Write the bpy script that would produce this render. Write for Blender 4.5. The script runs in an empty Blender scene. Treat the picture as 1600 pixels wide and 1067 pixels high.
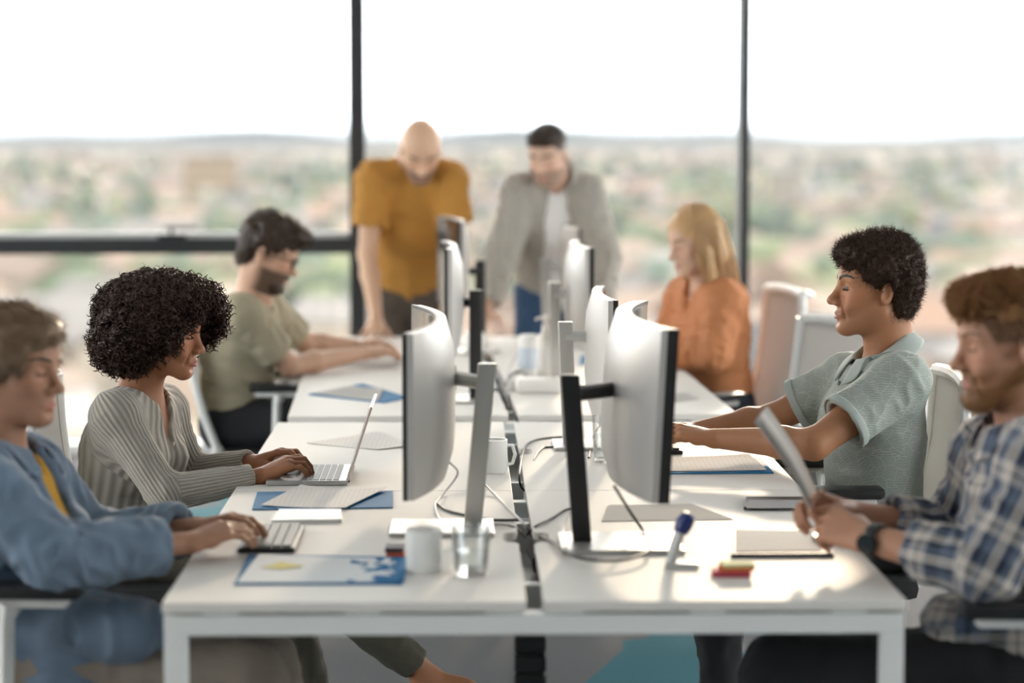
import bpy, bmesh, math, random
import numpy as np
from mathutils import Vector, Matrix

# ------------------------------------------------------------------ camera, light, exposure
scene = bpy.context.scene
COL = scene.collection
FPX = 3600.0
PITCH = math.atan((533.5 - 205.0) / FPX)
CAMH = 1.66
cam_data = bpy.data.cameras.new('camera')
cam_data.sensor_width = 36.0
cam_data.lens = 36.0 * FPX / 1600.0
cam_data.clip_end = 6000
cam_data.dof.use_dof = True
cam_data.dof.focus_distance = 6.15
cam_data.dof.aperture_fstop = 1.5
cam = bpy.data.objects.new('camera', cam_data)
COL.objects.link(cam)
cam.location = (0, 0, CAMH)
cam.rotation_euler = (math.pi / 2 - PITCH, 0, 0)
scene.camera = cam

world = bpy.data.worlds.new('sky')
scene.world = world
world.use_nodes = True
wn = world.node_tree.nodes
wl = world.node_tree.links
bg = wn['Background']
tc = wn.new('ShaderNodeTexCoord')
sx = wn.new('ShaderNodeSeparateXYZ')
wl.new(tc.outputs['Generated'], sx.inputs[0])
rp = wn.new('ShaderNodeValToRGB')
rp.color_ramp.elements[0].position = 0.0
rp.color_ramp.elements[0].color = (0.84, 0.92, 1.0, 1)
rp.color_ramp.elements[1].position = 0.12
rp.color_ramp.elements[1].color = (1.0, 0.97, 0.92, 1)
wl.new(sx.outputs['Z'], rp.inputs[0])
wl.new(rp.outputs[0], bg.inputs['Color'])
bg.inputs['Strength'].default_value = 2.1

SUN_AZ, SUN_EL = math.radians(9), math.radians(12.5)
sun_data = bpy.data.lights.new('sun', 'SUN')
sun_data.energy = 0.8
sun_data.color = (1.0, 0.80, 0.58)
sun_data.angle = math.radians(3.0)
sun = bpy.data.objects.new('sun', sun_data)
COL.objects.link(sun)
_sd = Vector((math.sin(SUN_AZ) * math.cos(SUN_EL), math.cos(SUN_AZ) * math.cos(SUN_EL), math.sin(SUN_EL)))
sun.rotation_euler = _sd.to_track_quat('Z', 'Y').to_euler()
sun.location = _sd * 30

vs = scene.view_settings
vs.view_transform = 'Standard'
vs.look = 'None'
vs.exposure = 1.72
vs.gamma = 1.0
vs.use_curve_mapping = False
scene.cycles.use_denoising = True
scene.cycles.max_bounces = 8
scene.cycles.diffuse_bounces = 5
scene.cycles.glossy_bounces = 3
scene.cycles.transmission_bounces = 6
scene.cycles.transparent_max_bounces = 12
scene.cycles.volume_bounces = 0
scene.cycles.sample_clamp_indirect = 6.0
scene.cycles.caustics_reflective = False
scene.cycles.caustics_refractive = False

# ------------------------------------------------------------------ pixel helpers (1600 x 1067 frame) used while laying out
_c, _s = math.cos(PITCH), math.sin(PITCH)
def at(px, py, Y):
    x, y = (px - 800) / FPX, -(py - 533.5) / FPX
    d = np.array([x, _c + y * _s, -_s + y * _c])
    return np.array([0, 0, CAMH]) + d * (Y / d[1])
def onz(px, py, z=0.74):
    x, y = (px - 800) / FPX, -(py - 533.5) / FPX
    d = np.array([x, _c + y * _s, -_s + y * _c])
    return np.array([0, 0, CAMH]) + d * ((z - CAMH) / d[2])
V3 = lambda *a: np.array(a, float)
def unit(v):
    v = np.asarray(v, float)
    return v / (np.linalg.norm(v) + 1e-12)

# ------------------------------------------------------------------ materials
MATS = {}
def mat(name, col=(0.8, 0.8, 0.8), rough=0.5, metal=0.0, spec=0.5, bump=None, var=None, sheen=0.0, trans=0.0, attr=False, sss=0.0):
    if name in MATS:
        return MATS[name]
    m = bpy.data.materials.new(name)
    m.use_nodes = True
    nt = m.node_tree
    p = nt.nodes['Principled BSDF']
    p.inputs['Base Color'].default_value = (*col, 1)
    p.inputs['Roughness'].default_value = rough
    p.inputs['Metallic'].default_value = metal
    p.inputs['Specular IOR Level'].default_value = spec
    if sheen:
        p.inputs['Sheen Weight'].default_value = sheen
    if sss:
        p.inputs['Subsurface Weight'].default_value = sss
        p.inputs['Subsurface Radius'].default_value = (0.012, 0.005, 0.003)
        p.inputs['Subsurface Scale'].default_value = 1.0
    t = nt.nodes.new('ShaderNodeTexCoord')
    if attr:
        a = nt.nodes.new('ShaderNodeAttribute')
        a.attribute_name = 'Col'
        nt.links.new(a.outputs['Color'], p.inputs['Base Color'])
    if var:
        n = nt.nodes.new('ShaderNodeTexNoise')
        n.inputs['Scale'].default_value = var[0]
        n.inputs['Detail'].default_value = 4
        nt.links.new(t.outputs['Object'], n.inputs['Vector'])
        mx = nt.nodes.new('ShaderNodeMix')
        mx.data_type = 'RGBA'
        mx.blend_type = 'MULTIPLY'
        mx.inputs[0].default_value = 1.0
        cr = nt.nodes.new('ShaderNodeMapRange')
        cr.inputs[3].default_value = 1 - var[1]
        cr.inputs[4].default_value = 1 + var[1]
        nt.links.new(n.outputs['Fac'], cr.inputs[0])
        if attr:
            nt.links.new(a.outputs['Color'], mx.inputs[6])
        else:
            mx.inputs[6].default_value = (*col, 1)
        nt.links.new(cr.outputs[0], mx.inputs[7])
        nt.links.new(mx.outputs[2], p.inputs['Base Color'])
    if bump:
        n2 = nt.nodes.new('ShaderNodeTexNoise')
        n2.inputs['Scale'].default_value = bump[0]
        n2.inputs['Detail'].default_value = 3
        nt.links.new(t.outputs['Object'], n2.inputs['Vector'])
        b = nt.nodes.new('ShaderNodeBump')
        b.inputs['Strength'].default_value = bump[1]
        b.inputs['Distance'].default_value = 0.004
        nt.links.new(n2.outputs['Fac'], b.inputs['Height'])
        nt.links.new(b.outputs[0], p.inputs['Normal'])
    if trans:
        tr = nt.nodes.new('ShaderNodeBsdfTranslucent')
        tr.inputs['Color'].default_value = (*col, 1)
        if attr:
            nt.links.new(a.outputs['Color'], tr.inputs['Color'])
        ms = nt.nodes.new('ShaderNodeMixShader')
        ms.inputs[0].default_value = trans
        out = nt.nodes['Material Output']
        nt.links.new(p.outputs[0], ms.inputs[1])
        nt.links.new(tr.outputs[0], ms.inputs[2])
        nt.links.new(ms.outputs[0], out.inputs[0])
    MATS[name] = m
    return m

def glass_mat(name, tint=(1, 1, 1), refl=0.06, rough=0.0):
    m = bpy.data.materials.new(name)
    m.use_nodes = True
    nt = m.node_tree
    nt.nodes.remove(nt.nodes['Principled BSDF'])
    tr = nt.nodes.new('ShaderNodeBsdfTransparent')
    tr.inputs[0].default_value = (*tint, 1)
    gl = nt.nodes.new('ShaderNodeBsdfGlossy')
    gl.inputs['Roughness'].default_value = rough
    lw = nt.nodes.new('ShaderNodeLayerWeight')
    lw.inputs[0].default_value = 0.25
    mr = nt.nodes.new('ShaderNodeMath')
    mr.operation = 'MULTIPLY_ADD'
    mr.inputs[1].default_value = 0.5
    mr.inputs[2].default_value = refl
    nt.links.new(lw.outputs['Fresnel'], mr.inputs[0])
    ms = nt.nodes.new('ShaderNodeMixShader')
    nt.links.new(mr.outputs[0], ms.inputs[0])
    nt.links.new(tr.outputs[0], ms.inputs[1])
    nt.links.new(gl.outputs[0], ms.inputs[2])
    nt.links.new(ms.outputs[0], nt.nodes['Material Output'].inputs[0])
    MATS[name] = m
    return m

# ------------------------------------------------------------------ object helpers
def tag(o, label=None, cat=None, group=None, kind=None):
    if label: o['label'] = label
    if cat: o['category'] = cat
    if group: o['group'] = group
    if kind: o['kind'] = kind
    return o
def empty(name, loc=(0, 0, 0), rz=0.0):
    o = bpy.data.objects.new(name, None)
    o.empty_display_size = 0.1
    COL.objects.link(o)
    o.location = [float(v) for v in loc]
    o.rotation_euler = (0, 0, rz)
    return o
def link(name, me, m=None, parent=None, smooth=False):
    o = bpy.data.objects.new(name, me)
    COL.objects.link(o)
    if m is not None and not me.materials:
        me.materials.append(m)
    if parent is not None:
        o.parent = parent
    if smooth:
        me.polygons.foreach_set('use_smooth', np.ones(len(me.polygons), bool))
    return o
def mesh(name, v, f):
    me = bpy.data.meshes.new(name)
    me.from_pydata([tuple(map(float, p)) for p in v], [], f)
    me.update()
    return me
def np_mesh(name, v, f):
    """fast mesh from arrays, all faces with the same corner count"""
    me = bpy.data.meshes.new(name)
    v = np.asarray(v, np.float32)
    f = np.asarray(f, np.int32)
    n, k = f.shape
    me.vertices.add(len(v))
    me.vertices.foreach_set('co', v.ravel())
    me.loops.add(n * k)
    me.loops.foreach_set('vertex_index', f.ravel())
    me.polygons.add(n)
    me.polygons.foreach_set('loop_start', np.arange(0, n * k, k, dtype=np.int32))
    me.polygons.foreach_set('loop_total', np.full(n, k, np.int32))
    me.update(calc_edges=True)
    me.validate()
    return me
class MB:
    """collects shapes into one bmesh"""
    def __init__(s): s.bm = bmesh.new()
    def box(s, x0, x1, y0, y1, z0, z1, bev=0.0, M=None):
        b = bmesh.new()
        bmesh.ops.create_cube(b, size=1)
        for v in b.verts:
            v.co = Vector(((x0 + x1) / 2 + v.co.x * (x1 - x0), (y0 + y1) / 2 + v.co.y * (y1 - y0), (z0 + z1) / 2 + v.co.z * (z1 - z0)))
        if bev: bmesh.ops.bevel(b, geom=list(b.edges), offset=bev, segments=2, affect='EDGES', profile=0.6)
        return s.add(b, M)
    def add(s, b, M=None):
        if M is not None: b.transform(M)
        me = bpy.data.meshes.new('tmp')
        b.to_mesh(me); b.free()
        s.bm.from_mesh(me)
        bpy.data.meshes.remove(me)
        return s
    def poly(s, pts, z0, z1, bev=0.0, M=None):
        b = bmesh.new()
        vs_ = [b.verts.new((p[0], p[1], z0)) for p in pts]
        fc = b.faces.new(vs_)
        r = bmesh.ops.extrude_face_region(b, geom=[fc])
        for e in r['geom']:
            if isinstance(e, bmesh.types.BMVert): e.co.z = z1
        bmesh.ops.recalc_face_normals(b, faces=list(b.faces))
        if bev:
            ed = [e for e in b.edges if abs(e.verts[0].co.z - e.verts[1].co.z) < 1e-6]
            bmesh.ops.bevel(b, geom=ed, offset=bev, segments=2, affect='EDGES', profile=0.6)
        return s.add(b, M)
    def tube(s, pts, r, n=8, closed=False, sy=1.0):
        b = bmesh.new()
        pts = [Vector(tuple(map(float, p))) for p in pts]
        rs = r if hasattr(r, '__len__') else [r] * len(pts)
        rings = []
        up = Vector((0, 0, 1))
        prev = None
        for i, p in enumerate(pts):
            a = pts[i - 1] if (i > 0 or closed) else p
            c = pts[(i + 1) % len(pts)] if (i < len(pts) - 1 or closed) else p
            t = (c - a).normalized()
            if prev is None:
                u = t.cross(up)
                if u.length < 1e-3: u = t.cross(Vector((1, 0, 0)))
            else:
                u = prev - t * prev.dot(t)
            u.normalize(); prev = u
            w = t.cross(u)
            rings.append([b.verts.new(p + (u * math.cos(2 * math.pi * k / n) + w * math.sin(2 * math.pi * k / n) * sy) * rs[i]) for k in range(n)])
        m_ = len(rings)
        for i in range(m_ if closed else m_ - 1):
            A, B_ = rings[i], rings[(i + 1) % m_]
            for k in range(n):
                b.faces.new((A[k], A[(k + 1) % n], B_[(k + 1) % n], B_[k]))
        if not closed:
            b.faces.new(rings[0][::-1]); b.faces.new(rings[-1])
        bmesh.ops.recalc_face_normals(b, faces=list(b.faces))
        return s.add(b)
    def lathe(s, prof, n=28, M=None):
        b = bmesh.new()
        rings = [[b.verts.new((r * math.cos(2 * math.pi * k / n), r * math.sin(2 * math.pi * k / n), z)) for k in range(n)] for r, z in prof]
        for A, B_ in zip(rings, rings[1:]):
            for k in range(n):
                b.faces.new((A[k], A[(k + 1) % n], B_[(k + 1) % n], B_[k]))
        if prof[0][0] > 1e-4: b.faces.new(rings[0][::-1])
        if prof[-1][0] > 1e-4: b.faces.new(rings[-1])
        bmesh.ops.remove_doubles(b, verts=list(b.verts), dist=1e-5)
        bmesh.ops.recalc_face_normals(b, faces=list(b.faces))
        return s.add(b, M)
    def build(s, name, m, parent=None, smooth=False, loc=None):
        me = bpy.data.meshes.new(name)
        s.bm.to_mesh(me); s.bm.free()
        if smooth:
            for p in me.polygons: p.use_smooth = True
            me.set_sharp_from_angle(angle=math.radians(40))
        o = link(name, me, m, parent)
        if loc is not None: o.location = [float(v) for v in loc]
        return o
def copy_tree(o, parent=None):
    c = o.copy(); COL.objects.link(c); c.parent = parent
    for ch in list(o.children): copy_tree(ch, c)
    return c
RZ = lambda a: Matrix.Rotation(a, 4, 'Z')
T = lambda *v: Matrix.Translation(Vector(v))

# ------------------------------------------------------------------ shared materials
M_white = mat('white_laminate', (0.79, 0.755, 0.72), 0.52, spec=0.06, var=(3, 0.015))
M_wmetal = mat('white_powder_metal', (0.84, 0.85, 0.84), 0.45)
M_black = mat('black_plastic', (0.012, 0.012, 0.013), 0.4)
M_frame = mat('dark_window_metal', (0.018, 0.019, 0.02), 0.5)
M_silver = mat('silver_plastic', (0.50, 0.48, 0.46), 0.35, metal=0.25, spec=0.6)
M_alu = mat('brushed_aluminium', (0.60, 0.59, 0.57), 0.36, metal=0.75)
M_screen = mat('screen_glass', (0.01, 0.011, 0.013), 0.12)
M_paper = mat('paper', (0.72, 0.695, 0.67), 0.8, spec=0.1, trans=0.35)
M_cable = mat('cable_rubber', (0.02, 0.019, 0.019), 0.5)
M_cablew = mat('white_cable', (0.45, 0.43, 0.42), 0.5)
G_window = glass_mat('window_glass', (0.985, 0.99, 0.985), 0.02)
G_tumbler = glass_mat('tumbler_glass', (0.97, 0.98, 0.98), 0.12)

# ------------------------------------------------------------------ the room
WALL_A = math.radians(3.0)                        # the window wall runs 3 degrees off the camera's axis
WALL_Y = 12.05
CEIL = 3.35
WF = empty('window_wall_frame', (0, WALL_Y, 0), WALL_A)   # removed below, only a helper for its matrix
MW = T(0, WALL_Y, 0) @ RZ(WALL_A)
bpy.data.objects.remove(WF)

def carpet():
    m = bpy.data.materials.new('carpet')
    m.use_nodes = True
    nt = m.node_tree
    p = nt.nodes['Principled BSDF']
    p.inputs['Roughness'].default_value = 0.95
    p.inputs['Specular IOR Level'].default_value = 0.1
    t = nt.nodes.new('ShaderNodeTexCoord')
    big = nt.nodes.new('ShaderNodeTexVoronoi')
    big.inputs['Scale'].default_value = 0.9
    nt.links.new(t.outputs['Object'], big.inputs['Vector'])
    st = nt.nodes.new('ShaderNodeSeparateColor')
    nt.links.new(big.outputs['Color'], st.inputs[0])
    gt = nt.nodes.new('ShaderNodeMath'); gt.operation = 'GREATER_THAN'; gt.inputs[1].default_value = 0.62
    nt.links.new(st.outputs[0], gt.inputs[0])
    mx = nt.nodes.new('ShaderNodeMix'); mx.data_type = 'RGBA'
    mx.inputs[6].default_value = (0.14, 0.142, 0.15, 1)
    mx.inputs[7].default_value = (0.055, 0.155, 0.19, 1)
    nt.links.new(gt.outputs[0], mx.inputs[0])
    n = nt.nodes.new('ShaderNodeTexNoise'); n.inputs['Scale'].default_value = 260; n.inputs['Detail'].default_value = 2
    nt.links.new(t.outputs['Object'], n.inputs['Vector'])
    mr = nt.nodes.new('ShaderNodeMapRange'); mr.inputs[3].default_value = 0.35; mr.inputs[4].default_value = 1.7
    nt.links.new(n.outputs['Fac'], mr.inputs[0])
    m2 = nt.nodes.new('ShaderNodeMix'); m2.data_type = 'RGBA'; m2.blend_type = 'MULTIPLY'; m2.inputs[0].default_value = 1
    nt.links.new(mx.outputs[2], m2.inputs[6]); nt.links.new(mr.outputs[0], m2.inputs[7])
    nt.links.new(m2.outputs[2], p.inputs['Base Color'])
    b = nt.nodes.new('ShaderNodeBump'); b.inputs['Strength'].default_value = 0.6; b.inputs['Distance'].default_value = 0.004
    nt.links.new(n.outputs['Fac'], b.inputs['Height']); nt.links.new(b.outputs[0], p.inputs['Normal'])
    return m
M_wall = mat('wall_paint', (0.84, 0.83, 0.81), 0.8)
XL, XR, YB = -6.2, 6.2, -4.5
fl = MB().poly([(XL, YB), (XR, YB), (XR, WALL_Y + 0.12 + XR * math.tan(WALL_A)), (XL, WALL_Y + 0.12 + XL * math.tan(WALL_A))], -0.2, 0).build('floor', carpet())
tag(fl, kind='structure')
ce = MB().poly([(XL, YB), (XR, YB), (XR, WALL_Y + 0.12 + XR * math.tan(WALL_A)), (XL, WALL_Y + 0.12 + XL * math.tan(WALL_A))], CEIL, CEIL + 0.2).build('ceiling', M_wall)
tag(ce, kind='structure')
tag(MB().box(XL, XR, YB - 0.15, YB, 0, CEIL).build('wall_back', M_wall), kind='structure')

def glazed(name, M, x0, x1, mull, trans, sill=0.06, wid=0.084):
    """one glazed wall: bottom and top rail, mullions, transoms, panes; local x runs along the wall, y outward"""
    root = empty(name)
    root.matrix_world = M
    tag(root, kind='structure')
    MB().box(x0, x1, 0, 0.10, 0, sill, 0.004).build('bottom_rail', M_frame, root)
    MB().box(x0, x1, 0, 0.10, CEIL - 0.06, CEIL, 0.004).build('top_rail', M_frame, root)
    xs = [x0] + [q[0] for q in mull] + [x1]
    for x, w in mull:
        MB().box(x - w / 2, x + w / 2, -0.03, 0.12, sill, CEIL - 0.06, 0.004).build('mullion', M_frame, root)
    for i in range(len(xs) - 1):
        MB().box(xs[i], xs[i + 1], 0.05, 0.062, sill, CEIL - 0.06).build('pane', G_window, root)
        if i in trans:
            MB().box(xs[i] + 0.03, xs[i + 1] - 0.035, -0.02, 0.11, 1.025, 1.108, 0.004).build('transom', M_frame, root)
            MB().box(xs[i] + 0.03, xs[i + 1] - 0.04, 0.03, 0.10, 1.108, 1.135, 0.003).build('sash_edge', mat('sash_grey', (0.55, 0.56, 0.56), 0.5), root)
    return root
w1 = glazed('window_1', MW, XL / math.cos(WALL_A), XR / math.cos(WALL_A), [(-5.4, 0.084), (-3.1, 0.084), (-0.805, 0.084), (1.22, 0.05), (3.6, 0.05)], (0, 1, 2))
hb = MB().box(-1.84, -1.69, -0.035, -0.02, 1.085, 1.13, 0.004)
hb.tube([(-1.765, -0.03, 1.12), (-1.765, -0.05, 1.165)], 0.008)
hb.box(-1.80, -1.64, -0.058, -0.045, 1.158, 1.172, 0.004)
hb.build('window_handle', M_frame, w1)
YW = 0.5                                           # unseen side walls: solid up to here, glazing added beyond for fill light
tag(MB().box(XL - 0.15, XL, YB, YW, 0, CEIL).build('wall_left', M_wall), kind='structure')
tag(MB().box(XR, XR + 0.15, YB, YW, 0, CEIL).build('wall_right', M_wall), kind='structure')
ML_ = T(XL, 0, 0) @ RZ(math.radians(90))
glazed('fill_window_2', ML_, YW, WALL_Y - 0.4, [(3.3, 0.08), (6.1, 0.08), (8.9, 0.08)], ())
MR_ = T(XR, 0, 0) @ RZ(math.radians(-90))
glazed('fill_window_3', MR_, -(WALL_Y + 0.2), -YW, [(-9.4, 0.08), (-6.4, 0.08), (-3.4, 0.08)], ())
sl = MB().box(XL + 0.1, XR - 0.1, -0.16, -0.001, 0.0, 0.055, 0.004).build('trim_1', mat('sill_white', (0.75, 0.76, 0.77), 0.4))
sl.matrix_world = MW
tag(sl, kind='structure')
# ------------------------------------------------------------------ the town outside, far below
GZ = -28.0
rng = np.random.default_rng(7)
def set_col(me, col, name='Col'):
    a = me.attributes.new(name, 'FLOAT_COLOR', 'POINT')
    c = np.ones((len(me.vertices), 4), np.float32)
    c[:, :3] = col
    a.data.foreach_set('color', c.ravel())
def ground_mat():
    m = bpy.data.materials.new('fields')
    m.use_nodes = True
    nt = m.node_tree
    p = nt.nodes['Principled BSDF']
    p.inputs['Roughness'].default_value = 0.95
    t = nt.nodes.new('ShaderNodeTexCoord')
    n = nt.nodes.new('ShaderNodeTexNoise'); n.inputs['Scale'].default_value = 0.012; n.inputs['Detail'].default_value = 5
    nt.links.new(t.outputs['Object'], n.inputs['Vector'])
    r = nt.nodes.new('ShaderNodeValToRGB')
    e = r.color_ramp.elements
    e[0].position = 0.35; e[0].color = (0.060, 0.062, 0.045, 1)
    e[1].position = 0.62; e[1].color = (0.28, 0.215, 0.165, 1)
    q = e.new(0.5); q.color = (0.18, 0.15, 0.115, 1)
    nt.links.new(n.outputs['Fac'], r.inputs[0])
    nt.links.new(r.outputs[0], p.inputs['Base Color'])
    return m
gm = MB().box(-4000, 4000, 13.2, 5000, GZ - 1, GZ).build('ground', ground_mat())
tag(gm, kind='structure')
M_far = mat('town_paint', (1, 1, 1), 0.85, attr=True)
def place(n, d0, d1, spread=0.34):
    d = np.exp(rng.uniform(math.log(d0), math.log(d1), n))
    a = rng.uniform(-spread, spread, n)
    return np.stack([d * np.sin(a), d * np.cos(a)], 1), d
def houses(name, n, d0, d1):
    xy, d = place(n, d0, d1)
    V, F4, C = [], [], []
    walls = np.array([(0.80, 0.74, 0.66), (0.70, 0.62, 0.52), (0.82, 0.80, 0.78), (0.66, 0.52, 0.42), (0.62, 0.64, 0.68)])
    roofs = np.array([(0.46, 0.30, 0.22), (0.40, 0.29, 0.23), (0.34, 0.32, 0.31), (0.50, 0.37, 0.29)])
    for i in range(n):
        w, l, h = rng.uniform(6, 11), rng.uniform(9, 18), rng.uniform(4, 9)
        a = rng.uniform(0, math.pi)
        ca, sa = math.cos(a), math.sin(a)
        rh = rng.uniform(1.5, 3.5)
        P = [(-w, -l, 0), (w, -l, 0), (w, l, 0), (-w, l, 0), (-w, -l, h), (w, -l, h), (w, l, h), (-w, l, h)]
        Rf = [(-w * 1.1, -l * 1.05, h), (w * 1.1, -l * 1.05, h), (w * 1.1, l * 1.05, h), (-w * 1.1, l * 1.05, h), (0, -l * 1.05, h + rh), (0, l * 1.05, h + rh)]
        b = len(V)
        for p in P + Rf:
            V.append((xy[i, 0] + (p[0] * ca - p[1] * sa) * 0.5, xy[i, 1] + (p[0] * sa + p[1] * ca) * 0.5, GZ + p[2]))
        wc, rc = walls[rng.integers(len(walls))] * rng.uniform(0.2, 0.5), roofs[rng.integers(len(roofs))] * rng.uniform(0.24, 0.36)
        C += [wc] * 8 + [rc] * 6
        F4 += [(b, b + 1, b + 5, b + 4), (b + 1, b + 2, b + 6, b + 5), (b + 2, b + 3, b + 7, b + 6), (b + 3, b, b + 4, b + 7)]
        b += 8
        F4 += [(b + 1, b + 2, b + 5, b + 4), (b + 3, b, b + 4, b + 5), (b, b + 1, b + 4, b + 4), (b + 2, b + 3, b + 5, b + 5)]
    F4 = [tuple(dict.fromkeys(f)) for f in F4]
    me = mesh(name, V, F4)
    set_col(me, np.array(C))
    return tag(link(name, me, M_far), 'blurred red and brown roofed houses of the town far below', 'houses', kind='stuff')
houses('town_houses', 560, 230, 2600)
def blob(n1=7, n2=5):
    v, f = [(0, 0, 1.0)], []
    for j in range(1, n2):
        for i in range(n1):
            a, b = 2 * math.pi * i / n1, math.pi * j / n2
            v.append((math.cos(a) * math.sin(b), math.sin(a) * math.sin(b), math.cos(b)))
    v.append((0, 0, -1.0))
    L = len(v) - 1
    for i in range(n1):
        f.append((0, 1 + i, 1 + (i + 1) % n1)); f.append((L, L - n1 + (i + 1) % n1, L - n1 + i))
        for j in range(n2 - 2):
            a, b = 1 + j * n1 + i, 1 + j * n1 + (i + 1) % n1
            f.append((a, a + n1, b + n1)); f.append((a, b + n1, b))
    return np.array(v), np.array(f)
def trees(name, n, d0, d1):
    bv, bf = blob()
    xy, d = place(n, d0, d1)
    V, F, C = [], [], []
    for i in range(n):
        r = rng.uniform(2.5, 5.5)
        v = bv * (1 + rng.uniform(-0.22, 0.22, (len(bv), 1))) * [r, r, r * rng.uniform(0.8, 1.25)]
        v = v + [xy[i, 0], xy[i, 1], GZ + r * 0.9]
        F.append(bf + len(bv) * i); V.append(v)
        C.append(np.tile(np.array([(0.13, 0.18, 0.10), (0.20, 0.24, 0.12), (0.25, 0.25, 0.15), (0.10, 0.15, 0.11)][rng.integers(4)]) * rng.uniform(0.24, 0.5), (len(bv), 1)))
    me = np_mesh(name, np.concatenate(V), np.concatenate(F))
    set_col(me, np.concatenate(C))
    return tag(link(name, me, M_far), 'blurred green trees between the far town houses', 'trees', kind='stuff')
trees('town_trees', 1700, 300, 2600)
def building(name, label, px, py, d, w, h, dep, col, roof=None, floors=4, bays=7):
    """a block that stands apart in the blur: walls, window bands and roof"""
    p = onz(px, py, GZ) if d is None else np.array([(px - 800) / FPX * d, d, GZ])
    r = empty(name, (p[0], p[1], GZ), -math.atan2(p[0], p[1]))
    MB().box(-w / 2, w / 2, 0, dep, 0, h).build('wall', mat(name + '_wall_' + str(px), col, 0.85), r)
    MB().box(-w / 2 - .4, w / 2 + .4, -.4, dep + .4, h, h + 0.8).build('roof', roof or mat('roof_grey', (0.15, 0.14, 0.14), 0.8), r)
    gm_ = mat('far_window', (0.04, 0.045, 0.05), 0.2)
    for fl_ in range(floors):
        for b in range(bays):
            x = -w / 2 + w * (b + 0.5) / bays
            z = h * (fl_ + 0.35) / floors
            MB().box(x - w / bays * 0.28, x + w / bays * 0.28, -0.06, 0.02, z, z + h / floors * 0.45).build('window', gm_, r)
    return tag(r, label, 'building')
building('tower_block', 'cream block with grey roof rising near the skyline above the town', 330, 0, 900, 21, 20, 16, (0.216, 0.158, 0.094), floors=5, bays=6)
building('warehouse', 'long white warehouse beyond the thin dark mullion', 1290, 0, 820, 24, 9, 20, (0.302, 0.302, 0.317), floors=2, bays=6)
building('warehouse', 'white shed low behind the curly haired man in the polo shirt', 1530, 0, 760, 15, 8, 20, (0.288, 0.295, 0.324), floors=2, bays=5)
building('apartment_block', 'narrow beige apartment tower right of the dark mullion', 1222, 0, 700, 9, 17, 12, (0.19, 0.17, 0.14), floors=6, bays=3)
hv, hf = [], []
for i in range(81):
    x = -3900 + 7800 * i / 80
    hz = 14 + 16 * math.sin(i * 0.5) * math.sin(i * 0.17) + 8 * math.sin(i * 1.3)
    hv += [(x, 4300, GZ - 1), (x, 4500, GZ + max(6, hz) + 10), (x, 4900, GZ - 1)]
for i in range(80):
    a = i * 3
    hf += [(a, a + 3, a + 4, a + 1), (a + 1, a + 4, a + 5, a + 2)]
tag(link('far_hills', mesh('far_hills', hv, hf), mat('hill_green', (0.06, 0.075, 0.075), 0.9)), kind='structure')
# hazy air over the town
hz_m = bpy.data.materials.new('town_haze')
hz_m.use_nodes = True
nt = hz_m.node_tree
nt.nodes.remove(nt.nodes['Principled BSDF'])
vsn = nt.nodes.new('ShaderNodeVolumeScatter')
vsn.inputs['Color'].default_value = (0.140, 0.158, 0.182, 1)
vsn.inputs['Density'].default_value = 0.0003
vsn.inputs['Anisotropy'].default_value = 0.15
vab = nt.nodes.new('ShaderNodeVolumeAbsorption')
vab.inputs['Color'].default_value = (0, 0, 0, 1)
vab.inputs['Density'].default_value = 0.00026
vad = nt.nodes.new('ShaderNodeAddShader')
nt.links.new(vsn.outputs[0], vad.inputs[0])
nt.links.new(vab.outputs[0], vad.inputs[1])
nt.links.new(vad.outputs[0], nt.nodes['Material Output'].inputs['Volume'])
hz = MB().box(-3900, 3900, 40, 4990, GZ - 0.5, 8).build('town_haze', hz_m)
tag(hz, 'pale haze lying over the distant town', 'haze', kind='stuff')
# ------------------------------------------------------------------ bench desks
TH = 0.74
def tabletop_pts(side, y0, y1, w=0.715, gap=0.0175):
    """outline of one tabletop; the inner edge has a rounded cable notch at its middle"""
    xi, xo = gap, gap + w
    ym, hl, nd = (y0 + y1) / 2 + 0.02, 0.085, 0.036
    pts = [(xi, y0), (xo, y0), (xo, y1), (xi, y1)]
    for k in range(5):
        a = k / 4 * math.pi / 2
        pts.append((xi + nd * (1 - math.cos(a)) * 0.5, ym + hl - 0.025 * math.sin(a)))
    for k in range(5):
        a = k / 4 * math.pi / 2
        pts.append((xi + nd * 0.5 + nd * 0.5 * math.sin(a), ym + hl - 0.025 - 0.03 * (1 - math.cos(a))))
    q = [(x, 2 * ym - y) for x, y in pts[4:]][::-1]
    pts += q
    pts = [(x * side, y) for x, y in pts]
    return pts[::-1] if side < 0 else pts
M_tray = mat('tray_metal', (0.70, 0.68, 0.65), 0.45)
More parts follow.
